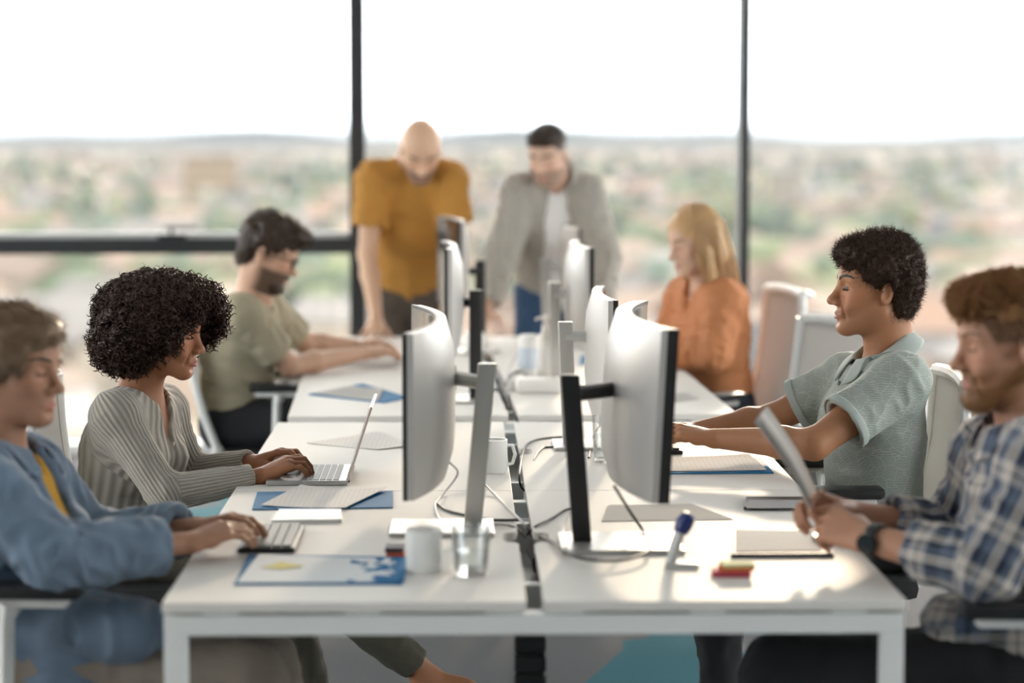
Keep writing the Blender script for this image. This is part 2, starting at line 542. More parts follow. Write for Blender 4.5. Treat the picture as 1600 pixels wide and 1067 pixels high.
def bench(origin, ang, L, label):
    r = empty('bench_desk', (*origin, 0), ang)
    tag(r, label, 'desk')
    for i in range(2):
        for sd in (-1, 1):
            y0 = i * (L + 0.004)
            t = MB().poly(tabletop_pts(sd, y0, y0 + L), TH - 0.020, TH, 0.0018).build('tabletop', M_white, r)
    W = 0.73
    ends = [0.03, L + 0.0, 2 * L - 0.03]
    for j, y in enumerate(ends):
        MB().box(-W, W, y - 0.022, y + 0.022, TH - 0.068, TH - 0.027, 0.003).build('cross_beam', M_wmetal, r)
        for x in (-W + 0.022, W - 0.022):
            MB().box(x - 0.022, x + 0.022, y - 0.022, y + 0.022, 0.0, TH - 0.068, 0.003).build('leg', M_wmetal, r)
        for x in (-0.62, -0.34, -0.06, 0.06, 0.34, 0.62):
            MB().box(x - 0.035, x + 0.035, y - 0.016, y + 0.016, TH - 0.027, TH - 0.020).build('spacer', M_wmetal, r)
    for x in (-0.56, -0.2, 0.2, 0.56):
        MB().box(x - 0.018, x + 0.018, 0.05, 2 * L - 0.05, TH - 0.062, TH - 0.03, 0.003).build('side_rail', M_wmetal, r)
    for i in range(2):
        y0 = i * L + 0.22
        tr = MB()
        tr.box(-0.19, 0.19, y0, y0 + L - 0.44, 0.635, 0.641)
        tr.box(-0.19, -0.184, y0, y0 + L - 0.44, 0.635, 0.675); tr.box(0.184, 0.19, y0, y0 + L - 0.44, 0.635, 0.675)
        tr.box(-0.19, 0.19, y0, y0 + 0.006, 0.635, 0.675); tr.box(-0.19, 0.19, y0 + L - 0.446, y0 + L - 0.44, 0.635, 0.675)
        tr.build('cable_tray', M_tray, r)
        for y in (y0 + 0.1, y0 + L - 0.55):
            MB().box(-0.02, 0.02, y, y + 0.03, 0.641, TH - 0.03).build('tray_hanger', M_wmetal, r)
    sp = MB()
    for k in range(14):
        sp.box(-0.034, 0.034, 0.34, 0.408, 0.02 + k * 0.0415, 0.055 + k * 0.0415, 0.006)
    sp.build('cable_spine', M_black, r)
    return r
B1A, B2A = math.radians(1.15), math.radians(3.0)
B1 = bench((0.046, 4.46), B1A, 1.405, 'near white bench of four desktops whose end beam faces the viewer')
B2 = bench((0.005, 7.445), B2A, 1.44, 'far white bench of four desktops where the two standing men lean')

# ------------------------------------------------------------------ task chairs
M_mesh = mat('chair_mesh_light', (0.62, 0.60, 0.58), 0.8, trans=0.35)
def stripes(m, scale):
    nt = m.node_tree
    t = nt.nodes.new('ShaderNodeTexCoord')
    w = nt.nodes.new('ShaderNodeTexWave'); w.bands_direction = 'Z'; w.inputs['Scale'].default_value = scale
    nt.links.new(t.outputs['Object'], w.inputs['Vector'])
    mr = nt.nodes.new('ShaderNodeMix'); mr.data_type = 'RGBA'
    mr.inputs[6].default_value = (0.42, 0.40, 0.38, 1); mr.inputs[7].default_value = (0.75, 0.72, 0.69, 1)
    nt.links.new(w.outputs['Fac'], mr.inputs[0])
    nt.links.new(mr.outputs[2], nt.nodes['Principled BSDF'].inputs['Base Color'])
stripes(M_mesh, 75)
M_chair = mat('chair_white_plastic', (0.74, 0.73, 0.71), 0.4)
M_seat = mat('seat_fabric', (0.02, 0.02, 0.022), 0.9, bump=(300, 0.4))
def back_curve(t):
    """side profile of the backrest: t 0 at the seat, 1 at the top; x is backward negative"""
    return -0.235 - 0.10 * t - 0.03 * math.sin(t * math.pi) * 1.0, 0.47 + 0.52 * t
def make_chair():
    r = empty('task_chair')
    for k in range(5):
        a = 2 * math.pi * k / 5 + 0.3
        f = MB().tube([(0.03 * math.cos(a), 0.03 * math.sin(a), 0.10), (0.30 * math.cos(a), 0.30 * math.sin(a), 0.075)], [0.026, 0.016], 8, sy=0.8).build('base_leg', M_chair, r, True)
        c = MB()
        Mx = T(0.30 * math.cos(a), 0.30 * math.sin(a), 0.032) @ RZ(a) @ Matrix.Rotation(math.pi / 2, 4, 'X')
        for dz in (-0.016, 0.016):
            c.lathe([(0.0, dz - 0.008), (0.026, dz - 0.008), (0.031, dz - 0.004), (0.031, dz + 0.004), (0.026, dz + 0.008), (0.0, dz + 0.008)], 16, Mx)
        c.build('caster', M_black, f)
    MB().lathe([(0.028, 0.09), (0.028, 0.26), (0.02, 0.26), (0.02, 0.40)], 16).build('gas_column', M_black, r, True)
    MB().box(-0.16, 0.12, -0.11, 0.11, 0.375, 0.415, 0.012).build('mechanism', M_chair, r, True)
    s = MB().box(-0.22, 0.25, -0.24, 0.24, 0.415, 0.475, 0.028).build('seat', M_seat, r, True)
    n = 14
    fr = MB()
    for sd in (-1, 1):
        pts = []
        for i in range(n + 1):
            t = i / n
            x, z = back_curve(t)
            pts.append((x, sd * (0.20 + 0.035 * math.sin(t * math.pi * 0.9)), z))
        fr.tube(pts, [0.020] * (n - 2) + [0.021, 0.022, 0.022], 8, sy=0.75)
    x0, z0 = back_curve(0.0); x1, z1 = back_curve(1.0)
    fr.tube([(x0, -0.2, z0), (x0 - 0.02, 0, z0 - 0.02), (x0, 0.2, z0)], 0.022, 8)
    fr.tube([(-0.1, -0.06, 0.39), (-0.2, -0.06, 0.40), (x0 - 0.02, -0.06, z0 - 0.02)], 0.02, 8)
    fr.tube([(-0.1, 0.06, 0.39), (-0.2, 0.06, 0.40), (x0 - 0.02, 0.06, z0 - 0.02)], 0.02, 8)
    wt = 0.20 + 0.035 * math.sin(math.pi * 0.9)
    fr.tube([(x1, -wt, z1), (x1 - 0.008, -wt * 0.5, z1 + 0.006), (x1 - 0.01, 0, z1 + 0.008), (x1 - 0.008, wt * 0.5, z1 + 0.006), (x1, wt, z1)], 0.018, 8)
    lp = []
    for k in range(9):
        a = math.pi * k / 8
        lp.append((x1 - 0.075 * math.sin(a) - 0.004, -wt * math.cos(a), z1 + 0.004 - 0.012 * math.sin(a)))
    fr.tube(lp, 0.015, 8)
    fr.build('back_frame', M_chair, r, True)
    v, f = [], []
    nx = 12
    for side in (0, 1):
        for i in range(n + 1):
            t = 0.02 + 0.96 * i / n
            x, z = back_curve(t)
            hw = 0.195 + 0.035 * math.sin(t * math.pi * 0.9)
            for j in range(nx + 1):
                u = -1 + 2 * j / nx
                v.append((x - 0.028 * (1 - u * u) + (0.004 if side else 0), u * hw, z))
    for side in (0, 1):
        o = side * (n + 1) * (nx + 1)
        for i in range(n):
            for j in range(nx):
                a = o + i * (nx + 1) + j
                q = (a, a + 1, a + nx + 2, a + nx + 1)
                f.append(q if side else q[::-1])
    link('back_mesh', mesh('back_mesh', v, f), M_mesh, r, True)
    for sd in (-1, 1):
        y = sd * 0.285
        a = MB()
        a.tube([(-0.02, sd * 0.12, 0.40), (-0.02, sd * 0.24, 0.40), (-0.02, y, 0.43)], 0.017, 8)
        a.tube([(-0.02, y, 0.42), (-0.015, y, 0.52), (-0.01, y, 0.655), (0.0, y, 0.692)], [0.028, 0.026, 0.027, 0.045], 10, sy=0.6)
        a.box(-0.09, 0.12, y - 0.026, y + 0.026, 0.682, 0.702, 0.008)
        ar = a.build('armrest', M_chair, r, True)
        MB().box(-0.11, 0.15, y - 0.042, y + 0.042, 0.702, 0.730, 0.011).build('arm_pad', M_black, ar, True)
    return r
chair0 = make_chair()
_used = []
def chair(x, y, face, label, group='office task chairs', zs=1.0, arms=True):
    """face: heading in degrees of the sitter, 0 = +x"""
    c = chair0 if not _used else copy_tree(chair0)
    _used.append(c)
    if not arms:
        for ch in [k for k in c.children if k.name.startswith('armrest')]:
            for g in list(ch.children): bpy.data.objects.remove(g)
            bpy.data.objects.remove(ch)
    c.location = (x, y, 0); c.rotation_euler = (0, 0, math.radians(face)); c.scale = (1, 1, zs)
    tag(c, label, 'chair', group)
    return c

# ------------------------------------------------------------------ monitors
def monitor(xy, face, W, Hh, zb, R, col, stand_xy, stand_col, stand_top, label, tilt=0.0, lean=0.0, base=(0.24, 0.2), bz=0.010):
    """xy: middle of the screen's chord, face: heading of the screen's normal in degrees, stand_xy: foot of the column"""
    r = empty('monitor', (stand_xy[0], stand_xy[1], TH))
    tag(r, label, 'monitor', 'desktop monitors along the bench')
    fa = math.radians(face)
    nrm, tan = np.array([math.cos(fa), math.sin(fa)]), np.array([-math.sin(fa), math.cos(fa)])
    n = 16
    def P(u, off, z):
        a = u * W / R
        sag = R * (1 - math.cos(a / 1.0)) if R < 50 else 0
        w = R * math.sin(a) if R < 50 else u * W
        q = np.array(xy) + tan * w + nrm * (sag + off) - nrm * (tilt * (z - zb - Hh / 2))
        return (q[0] - stand_xy[0], q[1] - stand_xy[1], z - TH)
    def slab(name, m, o0, o1, z0, z1, bulge=0.0, u0=-0.5, u1=0.5, parent=r):
        v, f = [], []
        mz = 6
        for j in range(mz + 1):
            z = z0 + (z1 - z0) * j / mz
            for i in range(n + 1):
                u = u0 + (u1 - u0) * i / n
                v.append(P(u, o1, z))
        nb = len(v)
        for j in range(mz + 1):
            z = z0 + (z1 - z0) * j / mz
            for i in range(n + 1):
                u = u0 + (u1 - u0) * i / n
                b = bulge * (1 - (2 * i / n - 1) ** 4) * (1 - (2 * j / mz - 1) ** 4)
                v.append(P(u, o0 - b, z))
        for j in range(mz):
            for i in range(n):
                a = j * (n + 1) + i
                f.append((a, a + 1, a + n + 2, a + n + 1))
                a += nb
                f.append((a + n + 1, a + n + 2, a + 1, a))
        for j in range(mz):
            for i in (0, n):
                a, b = j * (n + 1) + i, nb + j * (n + 1) + i
                q = (a, a + n + 1, b + n + 1, b)
                f.append(q if i == 0 else q[::-1])
        for i in range(n):
            for j in (0, mz):
                a, b = j * (n + 1) + i, nb + j * (n + 1) + i
                q = (a, b, b + 1, a + 1)
                f.append(q if j == 0 else q[::-1])
        o = link(name, mesh(name, v, f), m, parent, True)
        o.data.set_sharp_from_angle(angle=math.radians(35))
        return o
    slab('back_cover', col, -0.010 - bz, 0.004 - bz, zb, zb + Hh, 0.022)
    slab('bezel', M_black, 0.004 - bz, 0.004, zb - 0.001, zb + Hh + 0.001)
    slab('screen', M_screen, 0.004, 0.005, zb + 0.012, zb + Hh - 0.008, 0, -0.49, 0.49)
    # column, arm, base
    sd = unit(np.array(xy) - np.array(stand_xy) - tan * np.dot(np.array(xy) - np.array(stand_xy), tan))
    ht = stand_top - TH
    Mx = Matrix.Rotation(fa, 4, 'Z')
    col_mb = MB().box(-0.021, 0.021, -0.014, 0.014, 0.008, ht, 0.004)
    for v in col_mb.bm.verts:
        v.co.x -= lean * v.co.z
    col_mb.bm.transform(Mx)
    col_mb.build('column', stand_col, r, True)
    zc = ht - 0.045
    q = np.array(xy) - np.array(stand_xy)
    dn = float(np.dot(q, nrm)) - 0.02
    arm = MB()
    pa = Mx @ Vector((-lean * zc, 0, 0))
    pb = nrm * dn + tan * np.clip(np.dot(q, tan), -0.12, 0.12)
    arm.tube([(pa.x, pa.y, zc), (pb[0], pb[1], zc)], 0.017, 8)
    arm.lathe([(0.0, -0.016), (0.03, -0.016), (0.034, 0), (0.03, 0.012), (0.0, 0.012)], 20, T(pb[0] - nrm[0] * 0.008, pb[1] - nrm[1] * 0.008, zc) @ Mx @ Matrix.Rotation(math.pi / 2, 4, 'Y'))
    arm.build('tilt_arm', stand_col, r, True)
    b = MB().box(-0.05, base[0] - 0.05, -base[1] / 2, base[1] / 2, 0.0, 0.010, 0.004)
    b.bm.transform(Mx)
    b.build('foot_plate', stand_col if stand_col is not M_black else M_alu, r)
    return r
# ------------------------------------------------------------------ smooth bodies: blended distance shapes turned into one mesh
class Prim:
    __slots__ = ('op', 'k', 'fn', 'lo', 'hi')
def cap(a, b, ra, rb=None, k=0.02, op='u', flat=None, capped=False):
    """round cone from a to b; flat=(axis, s) squeezes it by s along an axis; capped gives flat ends"""
    a, b = np.asarray(a, float), np.asarray(b, float)
    rb = ra if rb is None else rb
    ab = b - a
    L2 = float(ab @ ab) + 1e-12
    L = math.sqrt(L2)
    ax = None if flat is None else unit(flat[0])
    sc = None if flat is None else flat[1]
    def fn(P):
        q = P - a
        t0 = (q @ ab) / L2
        t = np.clip(t0, 0, 1)
        w = q - t[..., None] * ab if not capped else q - t0[..., None] * ab
        if ax is not None:
            w = w + ((w @ ax) * (sc - 1))[..., None] * ax
        d = np.sqrt((w * w).sum(-1)) - (ra + (rb - ra) * t)
        if ax is not None: d = d / math.sqrt(sc)
        if capped: d = np.maximum(d, np.maximum(-t0, t0 - 1) * L)
        return d
    p = Prim(); p.op, p.k, p.fn = op, k, fn
    R = max(ra, rb)
    p.lo, p.hi = np.minimum(a, b) - R, np.maximum(a, b) + R
    return p
def ell(c, r, Rm=None, k=0.02, op='u'):
    c, r = np.asarray(c, float), np.asarray(r, float)
    Rm = np.eye(3) if Rm is None else Rm
    def fn(P):
        q = (P - c) @ Rm
        k0 = np.sqrt(((q / r) ** 2).sum(-1))
        k1 = np.sqrt(((q / (r * r)) ** 2).sum(-1)) + 1e-9
        return k0 * (k0 - 1) / k1
    p = Prim(); p.op, p.k, p.fn = op, k, fn
    e = np.sqrt(((Rm * r) ** 2).sum(1))
    p.lo, p.hi = c - e, c + e
    return p
def half(c, n, rad, k=0.002):
    """cuts away everything on the +n side of a plane, within rad of c"""
    c, n = np.asarray(c, float), unit(n)
    def fn(P):
        q = P - c
        return np.maximum(-(q @ n), np.sqrt((q * q).sum(-1)) - rad)
    p = Prim(); p.op, p.k, p.fn = 's', k, fn
    p.lo, p.hi = c - rad, c + rad
    return p
def evald(prims, P):
    d = np.full(P.shape[:-1], 0.5)
    for p in prims:
        e = p.fn(P)
        k = p.k
        if p.op == 'u':
            h = np.maximum(k - np.abs(d - e), 0) / k
            d = np.minimum(d, e) - h * h * k * 0.25
        else:
            e = -e
            h = np.maximum(k - np.abs(d - e), 0) / k
            d = np.maximum(d, e) + h * h * k * 0.25
    return d
_OFF = np.array([(i, j, k) for i in (0, 1) for j in (0, 1) for k in (0, 1)])
_EDG = [(a, b) for a in range(8) for b in range(a + 1, 8) if np.abs(_OFF[a] - _OFF[b]).sum() == 1]
def sdf_mesh(prims, h, B=18):
    us = [p for p in prims if p.op == 'u']
    lo = np.min([p.lo for p in us], 0) - 3 * h
    hi = np.max([p.hi for p in us], 0) + 3 * h
    N = np.ceil((hi - lo) / h).astype(int) + 1
    nb = np.ceil(N / B).astype(int)
    LO, HI = np.array([p.lo for p in prims]), np.array([p.hi for p in prims])
    K = np.array([p.k for p in prims])[:, None]
    isu = np.array([p.op == 'u' for p in prims])
    g = np.arange(-1, B + 1)
    loc = np.stack(np.meshgrid(g, g, g, indexing='ij'), -1)       # samples -1..B
    half_d = B * h * 0.5 * math.sqrt(3)
    ids, vts, quads = [], [], []
    S1, S2 = N[1] + 4, N[2] + 4
    cid = lambda c: ((c[..., 0] + 1) * S1 + c[..., 1] + 1) * S2 + c[..., 2] + 1
    for bi in np.ndindex(*nb):
        bi = np.array(bi)
        b0 = lo + bi * B * h
        b1 = b0 + B * h
        m = ((LO - K - 2 * h < b1) & (HI + K + 2 * h > b0)).all(1)
        if not (m & isu).any(): continue
        ps = [prims[i] for i in np.nonzero(m)[0]]
        dc = evald(ps, ((b0 + b1) * 0.5)[None])[0]
        if abs(dc) > half_d * 1.5 + 0.02 and dc > 0: continue
        D = evald(ps, b0 + (loc) * h)
        if D.min() > 0 or D.max() < 0: continue
        ins = D < 0
        # cells -1..B-1 (cell index c has samples c, c+1)
        c8 = np.zeros(tuple(np.array(ins.shape) - 1), int)
        for o in _OFF:
            c8 += ins[o[0]:o[0] + B + 1, o[1]:o[1] + B + 1, o[2]:o[2] + B + 1]
        act = np.argwhere((c8 > 0) & (c8 < 8))
        if not len(act): continue
        acc = np.zeros((len(act), 3)); cnt = np.zeros(len(act))
        vals = [D[act[:, 0] + o[0], act[:, 1] + o[1], act[:, 2] + o[2]] for o in _OFF]
        for a, b in _EDG:
            va, vb = vals[a], vals[b]
            x = (va < 0) != (vb < 0)
            t = np.where(x, va / (va - vb + 1e-20), 0)
            p_ = _OFF[a] + t[:, None] * (_OFF[b] - _OFF[a])
            acc += np.where(x[:, None], p_, 0); cnt += x
        pos = b0 + (act - 1 + acc / cnt[:, None]) * h
        gc = bi * B + act - 1
        ids.append(cid(gc)); vts.append(pos)
        # quads for edges starting at samples owned by this block (0..B-1)
        I = ins[1:, 1:, 1:]
        for ax in range(3):
            o1, o2 = [(1, 2), (2, 0), (0, 1)][ax]
            sl = [slice(1, -1)] * 3; sl2 = list(sl)
            A_ = ins[1:B + 1, 1:B + 1, 1:B + 1]
            sh = [slice(1, B + 1)] * 3; sh[ax] = slice(2, B + 2)
            Bn = ins[tuple(sh)]
            e = np.argwhere(A_ != Bn)
            if not len(e): continue
            s_in = A_[e[:, 0], e[:, 1], e[:, 2]]
            base = bi * B + e
            u1 = np.zeros(3, int); u1[o1] = 1
            u2 = np.zeros(3, int); u2[o2] = 1
            q = np.stack([cid(base - u1 - u2), cid(base - u2), cid(base), cid(base - u1)], 1)
            q[~s_in] = q[~s_in][:, ::-1]
            quads.append(q)
    ids = np.concatenate(ids); vts = np.concatenate(vts); quads = np.concatenate(quads)
    uid, first = np.unique(ids, return_index=True)
    v = vts[first]
    qi = np.searchsorted(uid, quads)
    qi = np.minimum(qi, len(uid) - 1)
    ok = (uid[qi] == quads).all(1)
    return v, qi[ok]
def vnormals(v, f):
    a, b, c, d = (v[f[:, i]] for i in range(4))
    n = np.cross(c - a, d - b)
    N = np.zeros_like(v)
    for i in range(4): np.add.at(N, f[:, i], n)
    return N / (np.linalg.norm(N, axis=1, keepdims=True) + 1e-12)
def smooth_mesh(v, f, it=1, lam=0.5):
    for _ in range(it):
        S = np.zeros_like(v); C = np.zeros(len(v))
        for i in range(4):
            j = (i + 1) % 4
            np.add.at(S, f[:, i], v[f[:, j]]); np.add.at(S, f[:, j], v[f[:, i]])
            np.add.at(C, f[:, i], 1); np.add.at(C, f[:, j], 1)
        v = v + lam * (S / np.maximum(C, 1)[:, None] - v)
    return v
def _hash(ix, iy, iz):
    n = (ix * 374761393 + iy * 668265263 + iz * 1442695041) & 0x7fffffff
    n = ((n ^ (n >> 13)) * 1274126177) & 0x7fffffff
    return ((n ^ (n >> 16)) & 0xffff) / 32767.5 - 1
def noise3(P):
    P = np.asarray(P)
    i = np.floor(P).astype(np.int64)
    f = P - i
    f = f * f * (3 - 2 * f)
    r = 0
    for a in (0, 1):
        for b in (0, 1):
            for c in (0, 1):
                w = (f[:, 0] if a else 1 - f[:, 0]) * (f[:, 1] if b else 1 - f[:, 1]) * (f[:, 2] if c else 1 - f[:, 2])
                r = r + w * _hash(i[:, 0] + a, i[:, 1] + b, i[:, 2] + c)
    return r
def tubes(paths, rad, sides=3):
    """paths (n,m,3), rad (m,) or (n,m): many thin strands in one mesh"""
    n, m, _ = paths.shape
    t = np.gradient(paths, axis=1)
    t /= np.linalg.norm(t, axis=2, keepdims=True) + 1e-12
    ref = np.where(np.abs(t[..., 2:3]) > 0.9, np.array([1.0, 0, 0]), np.array([0, 0, 1.0]))
    u = np.cross(t, ref); u /= np.linalg.norm(u, axis=2, keepdims=True) + 1e-12
    w = np.cross(t, u)
    rad = np.broadcast_to(rad, (n, m))[..., None]
    an = 2 * np.pi * np.arange(sides) / sides
    V = paths[:, :, None] + rad[..., None] * (u[:, :, None] * np.cos(an)[:, None] + w[:, :, None] * np.sin(an)[:, None])
    idx = np.arange(n * m * sides).reshape(n, m, sides)
    a = idx[:, :-1]; b = idx[:, 1:]
    F = np.stack([a, np.roll(a, -1, 2), np.roll(b, -1, 2), b], -1).reshape(-1, 4)
    return V.reshape(-1, 3), F
def rotm(yaw, pitch=0, roll=0):
    """columns: forward, left, up of a head facing yaw (degrees), pitched down and rolled"""
    y, p, r = map(math.radians, (yaw, pitch, roll))
    Rz = np.array([[math.cos(y), -math.sin(y), 0], [math.sin(y), math.cos(y), 0], [0, 0, 1]])
    Ry = np.array([[math.cos(p), 0, math.sin(p)], [0, 1, 0], [-math.sin(p), 0, math.cos(p)]])
    Rx = np.array([[1, 0, 0], [0, math.cos(r), -math.sin(r)], [0, math.sin(r), math.cos(r)]])
    return Rz @ Ry @ Rx

class Head:
    def __init__(s, c, yaw, pitch=0, roll=0, sc=1.0):
        s.c, s.R, s.s = np.asarray(c, float), rotm(yaw, pitch, roll), sc
    def w(s, *p): return s.c + s.R @ (np.array(p, float) * s.s)
    def local(s, P): return (P - s.c) @ s.R / s.s
    def E(s, c, r, k=0.02, op='u', tilt=None):
        R = s.R if tilt is None else s.R @ tilt
        return ell(s.w(*c), np.array(r) * s.s, R, k * s.s, op)
    def C(s, a, b, ra, rb=None, k=0.02, op='u', flat=None):
        fl = None if flat is None else (s.R @ np.array(flat[0], float), flat[1])
        return cap(s.w(*a), s.w(*b), ra * s.s, None if rb is None else rb * s.s, k * s.s, op, fl)
def head_prims(H, fem=0.0, open_eye=True, jaw=1.0, smile=0.0, fat=0.0, nose=1.0, lips=1.0):
    j = jaw - 0.08 * fem
    w = 1 + fat
    L = [H.E((-0.010, 0, 0.034), (0.098, 0.077, 0.091), 0.02),
         H.E((0.036, 0, 0.030), (0.053, 0.064, 0.062), 0.03),
         H.E((0.034, 0, -0.040), (0.050, 0.058 * w, 0.070), 0.03),
         H.E((0.068, 0, -0.058), (0.026, 0.033, 0.034), 0.02)]
    for sd in (1, -1):
        L += [H.C((-0.006, sd * 0.055 * w, -0.052), (0.064, sd * 0.020 * j, -0.098), 0.019 * j, 0.015 * j, 0.035),
              H.E((0.052, sd * 0.040, -0.022), (0.026, 0.021 * w, 0.022), 0.02)]
    L.append(H.C((0.074, 0.009 * j, -0.101), (0.074, -0.009 * j, -0.101), 0.016 * j, None, 0.022))
    for sd in (1, -1):
        L += [H.C((0.082, sd * 0.012, 0.023), (0.068, sd * 0.046, 0.022), 0.010 - 0.003 * fem, 0.009 - 0.002 * fem, 0.014),
              H.E((0.094, sd * 0.033, 0.004), (0.016, 0.018, 0.0115), 0.014, 's'),
              H.E((0.0715, sd * 0.032, 0.003), (0.0132, 0.0145, 0.0132), 0.004)]
        if open_eye:
            L.append(H.E((0.087, sd * 0.033, 0.0010), (0.013, 0.0150, 0.0046), 0.002, 's'))
    # nose
    L += [H.C((0.086, 0, 0.014), (0.106 * nose, 0, -0.026), 0.0075, 0.0105, 0.014),
          H.E((0.111 * nose, 0, -0.034), (0.0125, 0.0125, 0.0110), 0.010)]
    for sd in (1, -1):
        L += [H.E((0.098, sd * 0.0135, -0.0385), (0.0125, 0.0085, 0.0085), 0.006),
              H.E((0.104, sd * 0.007, -0.0475), (0.006, 0.004, 0.003), 0.003, 's')]
    # lips
    for sd in (1, -1):
        L += [H.C((0.0865, sd * (0.021 + 0.004 * smile), -0.0695 + 0.004 * smile), (0.0955, sd * 0.005, -0.0655), 0.0042, 0.0058 * lips, 0.006),
              H.C((0.0860, sd * (0.019 + 0.003 * smile), -0.0735 + 0.004 * smile), (0.0935, sd * 0.004, -0.0765), 0.0045, 0.0070 * lips, 0.006)]
        if smile:
            L.append(H.E((0.066, sd * 0.040, -0.047), (0.018, 0.014, 0.016), 0.014))
            L.append(H.C((0.085, sd * 0.026, -0.048), (0.078, sd * 0.033, -0.074), 0.003, 0.003, 0.006, 's'))
    L.append(H.C((0.1000, 0.016, -0.0705), (0.1000, -0.016, -0.0705), 0.0022, None, 0.004, 's'))
    L.append(H.E((0.094, 0, -0.088), (0.006, 0.016, 0.006), 0.010, 's'))
    # ears
    for sd in (1, -1):
        tl = rotm(sd * 22, -12, 0)
        L += [H.E((-0.014, sd * 0.079, -0.004), (0.019, 0.0075, 0.032), 0.006, 'u', tl),
              H.E((-0.009, sd * 0.086, 0.000), (0.0110, 0.0065, 0.020), 0.004, 's', tl)]
    return L
def hand_prims(w, fwd, up, right, curl=(25, 40, 25), spread=6, thumb=(35, 20), s=1.0, per=None):
    """a hand with palm and five fingers; w wrist, fwd along the hand, up the back of the hand"""
    F = unit(fwd); U = unit(np.asarray(up, float) - F * np.dot(F, up)); S = np.cross(U, F) * (1 if right else -1)   # S to the thumb side
    P = lambda x, y, z: w + (F * x + S * y + U * z) * s
    L = []
    base = [(0.092, 0.030, 0.002), (0.096, 0.009, 0.004), (0.090, -0.012, 0.002), (0.080, -0.031, -0.002)]
    seg = [(0.042, 0.026, 0.020), (0.046, 0.029, 0.021), (0.042, 0.027, 0.020), (0.033, 0.020, 0.018)]
    for (bx, by, bz) in base:
        L.append(cap(P(0.004, by * 0.45, -0.002), P(bx, by, bz), 0.0165 * s, 0.0112 * s, 0.012 * s))
    L.append(cap(P(0.045, -0.018, -0.008), P(0.05, 0.016, -0.008), 0.013 * s, None, 0.016 * s))
    for i in range(4):
        c = curl if per is None else per[i]
        p = P(*base[i])
        an = math.radians(spread * (1.4 - i))
        d0 = F * math.cos(an) + S * math.sin(an)
        tot = 0
        for j in range(3):
            tot += math.radians(c[j])
            d = d0 * math.cos(tot) - U * math.sin(tot)
            q = p + d * seg[i][j] * s
            r0 = [0.0098, 0.0088, 0.0079][j] * s * (0.9 if i == 3 else 1)
            r1 = [0.0088, 0.0079, 0.0064][j] * s * (0.9 if i == 3 else 1)
            L.append(cap(p, q, r0, r1, 0.0035 * s if j else 0.006 * s))
            p = q
    a, b = map(math.radians, thumb)
    t0 = P(0.022, 0.024, -0.010)
    d1 = F * math.cos(a) + S * math.sin(a) - U * 0.35
    t1 = t0 + unit(d1) * 0.042 * s
    d2 = F * math.cos(b) + S * math.sin(b) * 0.8 - U * 0.35
    t2 = t1 + unit(d2) * 0.030 * s
    d3 = F * math.cos(b - 0.35) + S * math.sin(b - 0.35) * 0.8 - U * 0.2
    t3 = t2 + unit(d3) * 0.024 * s
    L += [cap(t0, t1, 0.0165 * s, 0.0115 * s, 0.012 * s), cap(t1, t2, 0.0112 * s, 0.0098 * s, 0.004 * s), cap(t2, t3, 0.0098 * s, 0.0075 * s, 0.004 * s)]
    return L
def arm_prims(sh, el, wr, b=1.0, off=0.0, k=0.02):
    sh, el, wr = map(np.asarray, (sh, el, wr))
    m1 = sh * 0.55 + el * 0.45
    m2 = el * 0.68 + wr * 0.32
    return [cap(sh, m1, 0.056 * b + off, 0.050 * b + off, k), cap(m1, el, 0.050 * b + off, 0.040 * b + off, k),
            cap(el, m2, 0.041 * b + off, 0.041 * b + off, k), cap(m2, wr, 0.041 * b + off, 0.0265 * b + off, k)]
class Torso:
    def __init__(s, pel, chest, neck, shR, shL, b=1.0, depth=1.0, belly=0.0, fem=0.0):
        s.pel, s.chest, s.neck, s.shR, s.shL, s.b = map(lambda q: np.asarray(q, float) if not np.isscalar(q) else q, (pel, chest, neck, shR, shL, b))
        s.S = unit(s.shL - s.shR)
        s.up = unit(s.neck - s.pel)
        s.F = unit(np.cross(s.S, s.up))
        s.depth, s.belly, s.fem = depth, belly, fem
    def prims(s, off=0.0, k=0.05):
        F, b = s.F, s.b
        fl = 1.42 / s.depth
        wst = s.pel * 0.62 + s.chest * 0.38
        r = lambda q: q * b + off
        L = [cap(s.pel, wst, r(0.165), r(0.142), k, flat=(F, fl * 0.95)),
             cap(wst, s.chest, r(0.142), r(0.168), k, flat=(F, fl)),
             cap(s.chest, s.chest * 0.58 + s.neck * 0.42, r(0.168), r(0.108), k, flat=(F, fl * 0.98))]
        for sh in (s.shR, s.shL):
            L.append(cap(s.neck - s.up * 0.042, sh + s.up * 0.002, r(0.044), r(0.052), k))
            L.append(cap(s.chest + (sh - s.neck) * 0.4, sh, r(0.075), r(0.055), k))
            if s.fem:
                L.append(ell(s.chest + s.S * (0.075 if sh is s.shL else -0.075) + F * (0.085 * b) - s.up * 0.03, np.array([0.062, 0.062, 0.062]) * s.fem + off, k=0.04))
        if s.belly:
            L.append(ell(wst + F * 0.05, np.array([0.12, 0.12, 0.12]) * b + s.belly, k=0.06))
        return L
def leg_prims(hip, knee, ank, b=1.0, off=0.0, k=0.03):
    return [cap(hip, knee, 0.088 * b + off, 0.062 * b + off, k), cap(knee, np.asarray(knee) * 0.6 + np.asarray(ank) * 0.4, 0.060 * b + off, 0.054 * b + off, k), cap(np.asarray(knee) * 0.6 + np.asarray(ank) * 0.4, ank, 0.054 * b + off, 0.038 * b + off, k)]
